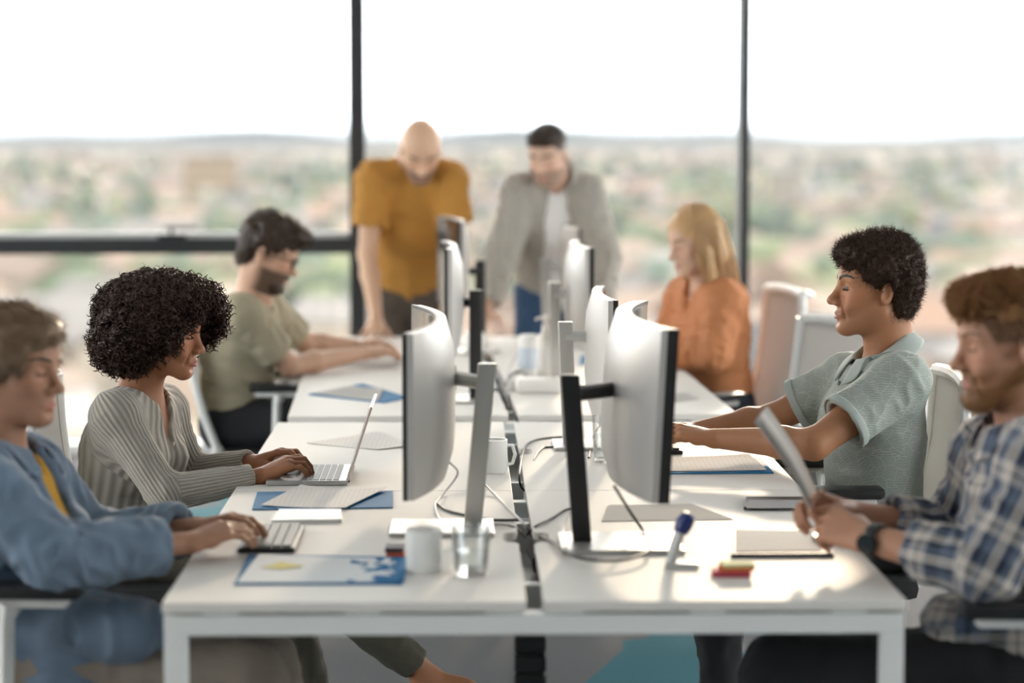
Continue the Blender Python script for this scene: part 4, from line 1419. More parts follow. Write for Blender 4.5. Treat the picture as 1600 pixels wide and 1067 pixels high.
# ---- smiling man in the leaf-print polo shirt (faces -x)
def p_polo():
    H = Head(at(1368, 452, 6.25), 183, -3, 0, 1.07)
    T_ = Torso(at(1366, 806, 6.27), at(1364, 662, 6.26), at(1386, 568, 6.26), at(1328, 595, 6.46), at(1408, 596, 6.08), 1.0, 1.0)
    shL, elL, wrL = T_.shL, at(1272, 694, 5.98), at(1118, 685, 6.15)
    shR, elR, wrR = T_.shR, at(1205, 655, 6.52), at(1092, 672, 6.42)
    piv = ground_of(T_.pel)
    prims = T_.prims(-0.006) + neck_prim(H, T_.neck, 0.054) + head_prims(H, 0.15, True, 1.0, 1.0, lips=1.1)
    prims += arm_prims(shL, elL, wrL, 1.0) + arm_prims(shR, elR, wrR, 1.0)
    per = [(22, 34, 18), (20, 38, 18), (22, 40, 18), (24, 40, 18)]
    prims += hand_prims(wrL, at(1060, 672, 6.18) - wrL, (0.25, -0.25, 1), False, per=per, spread=4, thumb=(30, 5), s=1.05)
    prims += hand_prims(wrR, at(1040, 668, 6.4) - wrR, (0.2, 0.2, 1), True, per=per, spread=5, thumb=(30, 5), s=1.05)
    skin = (0.39, 0.176, 0.088)
    o, v, f = person_root('smiling man with an afro in a pale green leaf print polo shirt', prims, 0.0034, piv, face_col(H, skin, (0.33, 0.14, 0.105), stub=(0.12, 0.07, 0.05), stub_amt=0.18))
    arms = [(shL, elL, wrL, 0.66), (shR, elR, wrR, 0.66)]
    m = leaf_mat('leaf_print_cotton', (0.29, 0.32, 0.285), (0.55, 0.60, 0.55))
    sp = shirt_prims(T_, arms, 1.03, 0.014, 0.092)
    sdf_obj('polo_shirt', sp, 0.0055, m, o, 0.0045, shirt_bones(T_, arms), 4.0, piv=piv)
    mc = mat('polo_collar_knit', (0.40, 0.445, 0.415), 0.9, bump=(350, 0.3))
    collar_obj(o, piv, H, T_, mc, sp, 0.071, 0.078, 0.056, 0.20, 0.30)
    # sleeve hems
    for sh, el, wr, fr in arms:
        u = unit(el - sh); e = sh + (el - sh) * fr
        P = [cap(e - u * 0.020, e + u * 0.004, 0.0800, 0.0805, 0.004, capped=True), cap(e - u * 0.05, e + u * 0.02, 0.0725, 0.0725, 0.002, 's', capped=True)]
        sdf_obj('sleeve_hem', P, 0.004, mc, o, piv=piv)
    q = Vector(tuple(T_.F)).to_track_quat('Z', 'Y').to_matrix().to_4x4()
    for k in range(2):
        p = T_.neck + T_.F * (0.112 + 0.012 * k) - T_.up * (0.07 + 0.045 * k) - T_.S * 0.0
        p = to_skin(sp, p[None], 0.005, 8)[0]
        MB().lathe([(0, -0.004), (0.007, -0.004), (0.007, 0.003), (0.004, 0.004), (0, 0.004)], 14, Matrix.Translation(Vector(tuple(p - piv))) @ q).build('button', mat('grey_button', (0.2, 0.23, 0.22), 0.3), o)
    hips = [T_.pel - T_.S * 0.09 - T_.up * 0.05, T_.pel + T_.S * 0.09 - T_.up * 0.05]
    knees = [at(1120, 845, 6.42), at(1118, 850, 6.12)]
    anks = [V3(knees[0][0] + 0.02, 6.45, 0.1), V3(knees[1][0] + 0.02, 6.1, 0.1)]
    legs_obj(o, piv, T_, hips, knees, anks, M_trous, b=1.0)
    for a in anks: shoe_obj(o, piv, a, (-1, 0, 0), M_leather)
    eyes(H, o, piv, (1, -0.05, 0.0))
    bm_ = hairmat('black_brow', (0.014, 0.009, 0.007), 0.0)
    brows(H, o, piv, bm_, 110, 0.0035, prims=prims)
    mh = hairmat('afro_hair', (0.060, 0.028, 0.016), 0.22, 0.5)
    hp = [H.E((-0.014, 0, 0.060), (0.100, 0.098, 0.092), 0.03), H.E((-0.062, 0, 0.005), (0.052, 0.082, 0.080), 0.03), H.E((0.060, 0, 0.088), (0.048, 0.074, 0.036), 0.03), H.E((-0.045, 0, -0.045), (0.036, 0.062, 0.034), 0.03),
          H.E((0.125, 0, -0.010), (0.060, 0.115, 0.082), 0.012, 's'), H.E((0.040, 0.085, -0.055), (0.042, 0.05, 0.075), 0.012, 's'), H.E((0.040, -0.085, -0.055), (0.042, 0.05, 0.075), 0.012, 's'),
          H.E((-0.008, 0.092, -0.012), (0.026, 0.03, 0.034), 0.008, 's'), H.E((-0.008, -0.092, -0.012), (0.026, 0.03, 0.034), 0.008, 's')]
    r = np.random.default_rng(5)
    def st(v, f):
        p, N = pick(v, f, 15000, r)
        q, N2 = pick(v, f, 2600, r)
        return [kinks(p, N, r, 0.014, 0.00065, 6, 0.0035), curls(q, N2, r, (0.012, 0.024), (0.0025, 0.0045), (1.5, 3), 0.0, 14, 0.0008)]
    hair_obj(o, piv, hp, 0.005, mh, st, 0.006, 75)
    return o

# ---- woman in the blue denim shirt (faces +x, nearest on the left)
def p_denim():
    H = Head(at(24, 574, 4.93), -20, 5, 0, 1.0)
    T_ = Torso(at(5, 985, 4.95), at(10, 820, 4.94), at(2, 712, 4.93), at(-42, 756, 4.75), at(45, 742, 5.12), 0.92, 1.05, fem=0.9)
    shR, elR, wrR = T_.shR, at(86, 872, 4.70), at(296, 848, 4.86)
    shL, elL, wrL = T_.shL, at(140, 850, 5.22), at(306, 824, 5.10)
    piv = ground_of(T_.pel)
    prims = T_.prims(-0.006) + neck_prim(H, T_.neck, 0.049) + head_prims(H, 0.8, False, 0.98, 0.0)
    prims += arm_prims(shR, elR, wrR, 0.86) + arm_prims(shL, elL, wrL, 0.86)
    per = [(22, 26, 14), (22, 28, 14), (24, 30, 14), (22, 26, 14)]
    prims += hand_prims(wrR, at(372, 820, 4.93) - wrR, (-0.2, -0.3, 1), True, per=per, spread=4, thumb=(28, 8), s=0.98)
    prims += hand_prims(wrL, at(372, 808, 5.08) - wrL, (-0.2, 0.2, 1), False, per=per, spread=5, thumb=(28, 8), s=0.98)
    skin = (0.38, 0.195, 0.120)
    o, v, f = person_root('woman with short grey blond hair in an open blue denim shirt over yellow', prims, 0.0045, piv, face_col(H, skin, (0.46, 0.20, 0.15)))
    arms = [(shR, elR, wrR, 1.78), (shL, elL, wrL, 1.86)]
    sdf_obj('yellow_tee', shirt_prims(T_, [], 0.9, 0.006, 0.068, vee=0.05), 0.008, mat('yellow_cotton', (0.55, 0.29, 0.03), 0.9), o, 0.003, None, 1.0, piv=piv)
    dm = mat('blue_denim', (0.135, 0.19, 0.265), 0.9, var=(14, 0.3), bump=(300, 0.3), sheen=0.2)
    sp = shirt_prims(T_, arms, 0.98, 0.024, 0.076, open_front=0.02)
    # the long tails that hang over the lap
    tail = [cap(T_.pel + T_.F * 0.05, at(200, 985, 4.80), 0.135, 0.085, 0.05, flat=((0, 0, 1), 1.25)), cap(T_.pel - V3(0, 0, 0.02), at(120, 1075, 4.80), 0.15, 0.06, 0.05)]
    n_u = len(T_.prims(0))
    sdf_obj('denim_shirt', sp[:n_u] + tail + sp[n_u:], 0.0065, dm, o, 0.013, shirt_bones(T_, arms), 7.0, piv=piv)
    collar_obj(o, piv, H, T_, dm, sp, 0.072, 0.058, 0.060, 0.55, 0.20)
    for sh, el, wr, fr in arms:
        u = unit(wr - el); e = el + (wr - el) * (fr - 1)
        P = [cap(e - u * 0.055, e + u * 0.006, 0.060, 0.061, 0.006, capped=True), cap(e - u * 0.08, e + u * 0.03, 0.052, 0.052, 0.003, 's', capped=True)]
        sdf_obj('cuff', P, 0.005, dm, o, 0.003, piv=piv)
    hips = [T_.pel - T_.S * 0.085 - T_.up * 0.06, T_.pel + T_.S * 0.085 - T_.up * 0.06]
    knees = [at(392, 1062, 4.82), at(412, 1040, 5.12)]
    anks = [V3(knees[0][0] + 0.05, 4.84, 0.1), V3(knees[1][0] + 0.10, 5.12, 0.1)]
    legs_obj(o, piv, T_, hips, knees, anks, mat('beige_trousers', (0.24, 0.20, 0.165), 0.9, bump=(200, 0.2)), b=0.95)
    for a in anks: shoe_obj(o, piv, a, (1, 0, 0), M_leather)
    brows(H, o, piv, hairmat('ash_brow', (0.10, 0.07, 0.045), 0.0), prims=prims)
    mh = hairmat('ash_blond_hair', (0.24, 0.155, 0.092), 0.25, 0.5)
    hp = [H.E((-0.014, 0, 0.046), (0.106, 0.088, 0.094), 0.02), H.E((-0.050, 0, -0.005), (0.066, 0.084, 0.088), 0.02), H.E((0.058, 0, 0.086), (0.046, 0.060, 0.034), 0.02), H.E((0.025, 0.068, 0.03), (0.04, 0.016, 0.05), 0.02), H.E((0.025, -0.068, 0.03), (0.04, 0.016, 0.05), 0.02),
          H.E((0.130, 0, -0.005), (0.058, 0.12, 0.078), 0.012, 's'), H.E((0.050, 0.085, -0.065), (0.046, 0.05, 0.07), 0.01, 's'), H.E((0.050, -0.085, -0.065), (0.046, 0.05, 0.07), 0.01, 's'),
          H.E((-0.012, 0.09, -0.015), (0.022, 0.025, 0.034), 0.006, 's'), H.E((-0.012, -0.09, -0.015), (0.022, 0.025, 0.034), 0.006, 's')]
    r = np.random.default_rng(21)
    def st(v, f):
        p, N = pick(v, f, 7000, r)
        fl = H.R @ np.array([-0.85, 0, -0.35])
        return [kinks(p, N, r, 0.034, 0.0010, 6, 0.0012, fl, 0.88)]
    hair_obj(o, piv, hp, 0.006, mh, st, 0.003, 40)
    return o

# ---- bearded man in the plaid shirt (faces -x, nearest on the right)
def p_plaid():
    H = Head(at(1574, 536, 4.76), 187, 6, 0, 1.04)
    T_ = Torso(at(1632, 1012, 4.76), at(1618, 830, 4.76), at(1602, 668, 4.77), at(1552, 712, 4.98), at(1634, 722, 4.56), 1.05, 1.05, belly=0.0)
    shL, elL, wrL = T_.shL, at(1548, 886, 4.54), at(1352, 842, 4.70)
    shR, elR, wrR = T_.shR, at(1492, 838, 5.04), at(1322, 800, 4.92)
    piv = ground_of(T_.pel)
    prims = T_.prims(-0.006) + neck_prim(H, T_.neck, 0.056) + head_prims(H, 0.0, False, 1.05, 0.3)
    prims += arm_prims(shL, elL, wrL, 1.02) + arm_prims(shR, elR, wrR, 1.02)
    per = [(35, 62, 35), (38, 65, 35), (40, 65, 35), (40, 62, 35)]
    prims += hand_prims(wrL, at(1288, 812, 4.78) - wrL, (0.25, -1.0, 0.35), False, per=per, spread=3, thumb=(30, 0), s=1.05)
    prims += hand_prims(wrR, at(1272, 786, 4.88) - wrR, (0.2, 0.75, 0.75), True, per=per, spread=3, thumb=(30, 0), s=1.05)
    skin = (0.46, 0.235, 0.15)
    o, v, f = person_root('red bearded man in a navy and white plaid shirt reading sheets of paper', prims, 0.0045, piv, face_col(H, skin, (0.48, 0.22, 0.17), stub=(0.26, 0.12, 0.05), stub_amt=0.7, scalp=((0.13, 0.065, 0.035), -0.002)))
    arms = [(shL, elL, wrL, 1.62), (shR, elR, wrR, 1.62)]
    pm = plaid_mat('plaid_flannel')
    sp = shirt_prims(T_, arms, 1.06, 0.020, 0.078)
    n_u = len(T_.prims(0))
    tail = [cap(T_.pel, at(1495, 975, 4.72), 0.15, 0.075, 0.05, flat=((0, 0, 1), 1.2))]
    sdf_obj('plaid_shirt', sp[:n_u] + tail + sp[n_u:], 0.0065, pm, o, 0.010, shirt_bones(T_, arms), 9.0, piv=piv)
    co = collar_obj(o, piv, H, T_, pm, sp, 0.076, 0.062, 0.058, 0.30, 0.25)
    a = co.data.attributes.new('bone', 'FLOAT_COLOR', 'POINT')
    vv = np.zeros(len(co.data.vertices) * 3, np.float32); co.data.vertices.foreach_get('co', vv)
    a.data.foreach_set('color', bone_attr(vv.reshape(-1, 3) + piv, [(T_.neck, H.w(-0.03, 0, -0.06), T_.F, 0.0, 0.08)]).ravel())
    hips = [T_.pel - T_.S * 0.09 - T_.up * 0.06, T_.pel + T_.S * 0.09 - T_.up * 0.06]
    knees = [at(1215, 1050, 5.0), at(1222, 1055, 4.72)]
    anks = [V3(knees[0][0] - 0.05, 5.0, 0.1), V3(knees[1][0] + 0.0, 4.72, 0.1)]
    legs_obj(o, piv, T_, hips, knees, anks, M_trous, b=1.05)
    for q in anks: shoe_obj(o, piv, q, (-1, 0, 0), M_leather)
    brows(H, o, piv, hairmat('ginger_brow', (0.22, 0.11, 0.05), 0.0), 90, prims=prims)
    # wrist watch on the near arm
    u = unit(wrL - elL); c = wrL - u * 0.022
    P = [cap(c - u * 0.014, c + u * 0.014, 0.0375, 0.0365, 0.002, capped=True), cap(c - u * 0.03, c + u * 0.03, 0.0305, 0.0295, 0.002, 's', capped=True)]
    wb = sdf_obj('wristwatch', P, 0.0035, M_black, o, piv=piv)[0]
    fn = unit(np.cross(u, V3(0, 0, 1)) * 1.0); fn = fn if fn[1] < 0 else -fn
    fp = c + fn * 0.037 - piv
    MB().lathe([(0, -0.006), (0.021, -0.006), (0.023, 0), (0.021, 0.006), (0, 0.006)], 24, Matrix.Translation(Vector(tuple(fp))) @ Vector(tuple(fn)).to_track_quat('Z', 'Y').to_matrix().to_4x4()).build('watch_case', M_screen, wb, True)
    mh = hairmat('ginger_hair', (0.46, 0.235, 0.10), 0.45, 0.42)
    hp = [H.E((-0.012, 0, 0.066), (0.102, 0.080, 0.078), 0.02), H.E((0.060, 0, 0.096), (0.050, 0.064, 0.036), 0.02), H.E((-0.060, 0, 0.02), (0.052, 0.076, 0.068), 0.02),
          H.E((0.130, 0, 0.002), (0.056, 0.12, 0.072), 0.01, 's'), H.E((0.03, 0.095, -0.005), (0.09, 0.05, 0.062), 0.01, 's'), H.E((0.03, -0.095, -0.005), (0.09, 0.05, 0.062), 0.01, 's')]
    r = np.random.default_rng(31)
    Lb = H.local(v)
    side = (np.linalg.norm(Lb, axis=1) < 0.16) & (np.abs(Lb[:, 1]) > 0.04) & (Lb[:, 0] < 0.055) & (Lb[:, 2] > 0.012 + 0.5 * np.maximum(0, Lb[:, 0])) & (np.abs(Lb[:, 1]) < 0.082)
    sp_, sn_ = pick(v, f, 4500, r, side)
    short = kinks(sp_, sn_, r, 0.010, 0.0010, 5, 0.0012, H.R @ np.array([-0.3, 0, -1.0]), 0.7)
    def st(v, f):
        L = H.local(v)
        p, N = pick(v, f, 2000, r, (L[:, 2] > 0.085) | (L[:, 0] > 0.06))
        q, N2 = pick(v, f, 5000, r)
        return [curls(p, N, r, (0.016, 0.034), (0.004, 0.008), (1.0, 2.2), 0.0, 14, 0.0012, 0.9), kinks(q, N2, r, 0.012, 0.0008, 5, 0.002), short]
    hair_obj(o, piv, hp, 0.006, mh, st, 0.005, 60)
    bp = [H.C((-0.004, 0.060, -0.050), (0.062, 0.026, -0.100), 0.022, 0.022, 0.03), H.C((-0.004, -0.060, -0.050), (0.062, -0.026, -0.100), 0.022, 0.022, 0.03), H.C((0.074, 0.014, -0.104), (0.074, -0.014, -0.104), 0.024, None, 0.03),
          H.C((0.078, 0.020, -0.060), (0.090, 0.006, -0.055), 0.010, 0.0085, 0.01), H.C((0.078, -0.020, -0.060), (0.090, -0.006, -0.055), 0.010, 0.0085, 0.01),
          H.E((0.100, 0, -0.073), (0.016, 0.018, 0.0075), 0.006, 's')]
    v, f = sdf_mesh(bp, 0.006)
    p, N = pick(v, f, 3000, r)
    v2, f2 = merge([(v, f), kinks(p, N, r, 0.010, 0.0008, 5, 0.0015, H.R @ np.array([0.2, 0, -1.0]), 0.5)])
    link('beard', np_mesh('beard', v2 - piv, f2), hairmat('ginger_beard', (0.27, 0.125, 0.05), 0.2), o, True)
    return o

# ---- bearded man in the khaki tee (faces +x, behind the curly-haired woman)
def p_khaki():
    Y = 8.72
    H = Head(at(420, 396, Y), -4, 22, 0, 1.06)
    T_ = Torso(at(368, 640, Y + 0.02), at(374, 540, Y), at(398, 474, Y), at(376, 492, Y - 0.2), at(414, 486, Y + 0.2), 1.0, 1.05)
    shR, elR, wrR = T_.shR, at(452, 572, Y - 0.08), at(568, 552, Y + 0.22)
    shL, elL, wrL = T_.shL, at(476, 536, Y + 0.36), at(555, 540, Y + 0.5)
    piv = ground_of(T_.pel)
    prims = T_.prims(-0.006) + neck_prim(H, T_.neck, 0.056) + head_prims(H, 0.0, False, 1.05)
    prims += arm_prims(shR, elR, wrR, 0.98) + arm_prims(shL, elL, wrL, 0.98)
    prims += hand_prims(wrR, at(612, 545, Y + 0.28) - wrR, (0, -0.3, 1), True, curl=(18, 25, 15), s=1.0)
    prims += hand_prims(wrL, at(600, 536, Y + 0.5) - wrL, (0, 0.2, 1), False, curl=(18, 25, 15), s=1.0)
    o, v, f = person_root('bearded man with glasses in a khaki tee shirt reaching over papers', prims, 0.006, piv, face_col(H, (0.55, 0.33, 0.225), (0.45, 0.22, 0.17), stub=(0.03, 0.018, 0.012), stub_amt=0.85))
    arms = [(shR, elR, wrR, 0.72), (shL, elL, wrL, 0.72)]
    sdf_obj('khaki_tee', shirt_prims(T_, arms, 1.02, 0.016, 0.072), 0.008, mat('khaki_cotton', (0.40, 0.345, 0.24), 0.9, bump=(300, 0.2)), o, 0.008, shirt_bones(T_, arms), 2.5, piv=piv)
    hips = [T_.pel - T_.S * 0.09 - T_.up * 0.05, T_.pel + T_.S * 0.09 - T_.up * 0.05]
    knees = [at(520, 655, Y - 0.15), at(525, 650, Y + 0.15)]
    anks = [V3(q[0] - 0.05, q[1], 0.1) for q in knees]
    legs_obj(o, piv, T_, hips, knees, anks, M_trous)
    for q in anks: shoe_obj(o, piv, q, (1, 0, 0), M_black, 0.008)
    m = M_brownhair
    hp = [H.E((-0.014, 0, 0.062), (0.112, 0.092, 0.092), 0.02), H.E((-0.06, 0, 0.0), (0.060, 0.080, 0.080), 0.02), H.E((0.070, 0, 0.095), (0.055, 0.068, 0.036), 0.02),
          H.E((0.130, 0, 0.0), (0.060, 0.12, 0.075), 0.01, 's'), H.E((0.04, 0.09, -0.05), (0.045, 0.05, 0.065), 0.01, 's'), H.E((0.04, -0.09, -0.05), (0.045, 0.05, 0.065), 0.01, 's'),
          H.E((-0.012, 0.095, -0.012), (0.024, 0.03, 0.034), 0.006, 's'), H.E((-0.012, -0.095, -0.012), (0.024, 0.03, 0.034), 0.006, 's')]
    r = np.random.default_rng(41)
    def st(v, f):
        p, N = pick(v, f, 3500, r)
        return [kinks(p, N, r, 0.030, 0.0012, 6, 0.002, H.R @ np.array([0.7, 0, -0.3]), 0.80)]
    hair_obj(o, piv, hp, 0.007, m, st, 0.006, 40)
    bp = [H.C((-0.004, 0.058, -0.055), (0.064, 0.024, -0.104), 0.020, 0.022, 0.03), H.C((-0.004, -0.058, -0.055), (0.064, -0.024, -0.104), 0.020, 0.022, 0.03), H.C((0.074, 0.014, -0.104), (0.074, -0.014, -0.104), 0.021, None, 0.03),
          H.C((0.080, 0.022, -0.060), (0.092, 0.004, -0.056), 0.010, 0.009, 0.01), H.C((0.080, -0.022, -0.060), (0.092, -0.004, -0.056), 0.010, 0.009, 0.01), H.E((0.104, 0, -0.073), (0.016, 0.018, 0.007), 0.006, 's')]
    v, f = sdf_mesh(bp, 0.007)
    link('beard', np_mesh('beard', v - piv, f), m, o, True)
    g = MB()
    for sd in (1, -1):
        g.tube([H.w(0.104 - 0.004 * abs(math.cos(a)), sd * (0.034 + 0.025 * math.cos(a)), 0.002 + 0.02 * math.sin(a)) - piv for a in np.linspace(0, 2 * math.pi, 17)[:-1]], 0.0022, 6, True)
        g.tube([H.w(0.098, sd * 0.058, 0.008) - piv, H.w(0.06, sd * 0.078, 0.008) - piv, H.w(-0.02, sd * 0.086, 0.006) - piv], 0.002, 6)
    g.tube([H.w(0.104, 0.010, 0.006) - piv, H.w(0.104, -0.010, 0.006) - piv], 0.002, 6)
    g.build('glasses', M_black, o)
    return o

# ---- bald man in the ochre tee leaning on the far desk (faces the viewer)
def p_ochre():
    Y = 10.5
    H = Head(at(657, 234, Y - 0.13), -82, 40, 0, 1.12)
    T_ = Torso(at(640, 440, Y + 0.40), at(646, 340, Y + 0.15), at(646, 248, Y), at(584, 280, Y), at(702, 280, Y), 1.05, 1.0)
    shR, elR, wrR = T_.shR, at(574, 398, Y - 0.02), at(588, 500, Y - 0.20)
    shL, elL, wrL = T_.shL, at(716, 392, Y - 0.02), at(696, 498, Y - 0.20)
    piv = ground_of(T_.pel)
    prims = T_.prims(-0.006) + neck_prim(H, T_.neck, 0.060) + head_prims(H, 0.0, False, 1.05)
    prims += arm_prims(shR, elR, wrR, 1.06) + arm_prims(shL, elL, wrL, 1.06)
    prims += hand_prims(wrR, V3(-0.10, -0.9, -0.38), (0, -0.4, 1), True, curl=(2, 4, 4), spread=10, thumb=(50, 35), s=1.05)
    prims += hand_prims(wrL, V3(0.10, -0.9, -0.38), (0, -0.4, 1), False, curl=(2, 4, 4), spread=10, thumb=(50, 35), s=1.05)
    o, v, f = person_root('bald man in an ochre tee shirt leaning with both hands on the far desk', prims, 0.0065, piv, face_col(H, (0.58, 0.36, 0.24), (0.46, 0.22, 0.17), stub=(0.10, 0.06, 0.04), stub_amt=0.7))
    arms = [(shR, elR, wrR, 0.62), (shL, elL, wrL, 0.62)]
    sdf_obj('ochre_tee', shirt_prims(T_, arms, 1.12, 0.018, 0.074, hem=(T_.pel - T_.up * 0.09, -T_.up)), 0.009, mat('ochre_cotton', (0.42, 0.195, 0.034), 0.9, bump=(300, 0.2)), o, 0.009, shirt_bones(T_, arms), 6.5, piv=piv)
    hips = [T_.pel - T_.S * 0.09 - V3(0, 0, 0.05), T_.pel + T_.S * 0.09 - V3(0, 0, 0.05)]
    knees = [V3(q[0], q[1] + 0.03, 0.50) for q in hips]
    anks = [V3(q[0], q[1] + 0.10, 0.10) for q in hips]
    legs_obj(o, piv, T_, hips, knees, anks, mat('dark_brown_chinos', (0.075, 0.055, 0.042), 0.9), b=1.05, h=0.01)
    for q in anks: shoe_obj(o, piv, q, (0, -1, 0), M_black, 0.008)
    brows(H, o, piv, M_brow2, lash=False, prims=prims)
    mo = [H.C((0.088, 0.026, -0.066), (0.098, 0.004, -0.054), 0.006, 0.007, 0.01), H.C((0.088, -0.026, -0.066), (0.098, -0.004, -0.054), 0.006, 0.007, 0.01)]
    v, f = sdf_mesh(mo, 0.004)
    link('moustache', np_mesh('moustache', v - piv, f), M_brownhair, o, True)
    return o

# ---- man in the grey overshirt leaning on the far desk
def p_grey():
    Y = 10.5
    H = Head(at(856, 244, Y - 0.12), -112, 18, 0, 1.04)
    T_ = Torso(at(868, 440, Y + 0.38), at(866, 350, Y + 0.14), at(866, 276, Y), at(816, 303, Y), at(914, 303, Y + 0.04), 0.97, 1.0)
    shR, elR, wrR = T_.shR, at(784, 400, Y - 0.05), at(760, 480, Y - 0.22)
    shL, elL, wrL = T_.shL, at(944, 398, Y - 0.02), at(938, 494, Y - 0.20)
    piv = ground_of(T_.pel)
    prims = T_.prims(-0.006) + neck_prim(H, T_.neck, 0.058) + head_prims(H, 0.0, True, 1.02)
    prims += arm_prims(shR, elR, wrR, 1.0) + arm_prims(shL, elL, wrL, 1.0)
    prims += hand_prims(wrR, V3(-0.10, -0.85, -0.45), (0, -0.4, 1), True, curl=(2, 4, 4), spread=9, thumb=(50, 35), s=1.05)
    prims += hand_prims(wrL, V3(0.05, -0.88, -0.42), (0, -0.4, 1), False, curl=(2, 4, 4), spread=9, thumb=(50, 35), s=1.05)
    o, v, f = person_root('man with short dark hair in an open grey overshirt leaning on the far desk', prims, 0.0065, piv, face_col(H, (0.58, 0.37, 0.27), (0.46, 0.22, 0.17), stub=(0.10, 0.065, 0.045), stub_amt=0.6, scalp=((0.08, 0.05, 0.035), 0.020)))
    arms = [(shR, elR, wrR, 1.92), (shL, elL, wrL, 1.92)]
    sdf_obj('white_tee', shirt_prims(T_, [], 1.0, 0.010, 0.072), 0.010, mat('white_cotton', (0.78, 0.76, 0.74), 0.9), o, 0.005, None, 1.0, piv=piv)
    gm_ = mat('grey_overshirt', (0.33, 0.30, 0.26), 0.9, bump=(300, 0.2))
    sp = shirt_prims(T_, arms, 1.04, 0.028, 0.080, open_front=0.055, hem=(T_.pel - T_.up * 0.12, -T_.up))
    sdf_obj('overshirt', sp, 0.009, gm_, o, 0.010, shirt_bones(T_, arms), 1.5, piv=piv)
    collar_obj(o, piv, H, T_, gm_, sp, 0.076, 0.062, 0.060, 0.75, 0.20)
    hips = [T_.pel - T_.S * 0.09 - V3(0, 0, 0.05), T_.pel + T_.S * 0.09 - V3(0, 0, 0.05)]
    knees = [V3(q[0] - 0.03, q[1] + 0.02, 0.50) for q in hips]
    anks = [V3(q[0] - 0.05, q[1] + 0.10, 0.10) for q in hips]
    legs_obj(o, piv, T_, hips, knees, anks, mat('blue_jeans', (0.03, 0.065, 0.13), 0.9), b=1.02, h=0.01)
    for q in anks: shoe_obj(o, piv, q, (0, -1, 0), M_black, 0.008)
    brows(H, o, piv, M_brow2, lash=False, prims=prims)
    m = hairmat('short_dark_hair', (0.040, 0.023, 0.015), 0.15)
    hp = [H.E((-0.012, 0, 0.072), (0.098, 0.074, 0.066), 0.02), H.E((0.05, 0, 0.098), (0.048, 0.060, 0.032), 0.02),
          H.E((0.120, 0, 0.012), (0.055, 0.12, 0.066), 0.01, 's'), H.E((0.0, 0.10, 0.0), (0.10, 0.045, 0.055), 0.01, 's'), H.E((0.0, -0.10, 0.0), (0.10, 0.045, 0.055), 0.01, 's')]
    r = np.random.default_rng(51)
    hair_obj(o, piv, hp, 0.007, m, lambda v, f: [kinks(*pick(v, f, 2500, r), r, 0.016, 0.0012, 5, 0.002, H.R @ np.array([-0.6, 0, 0.3]), 0.5)], 0.004, 50)
    return o

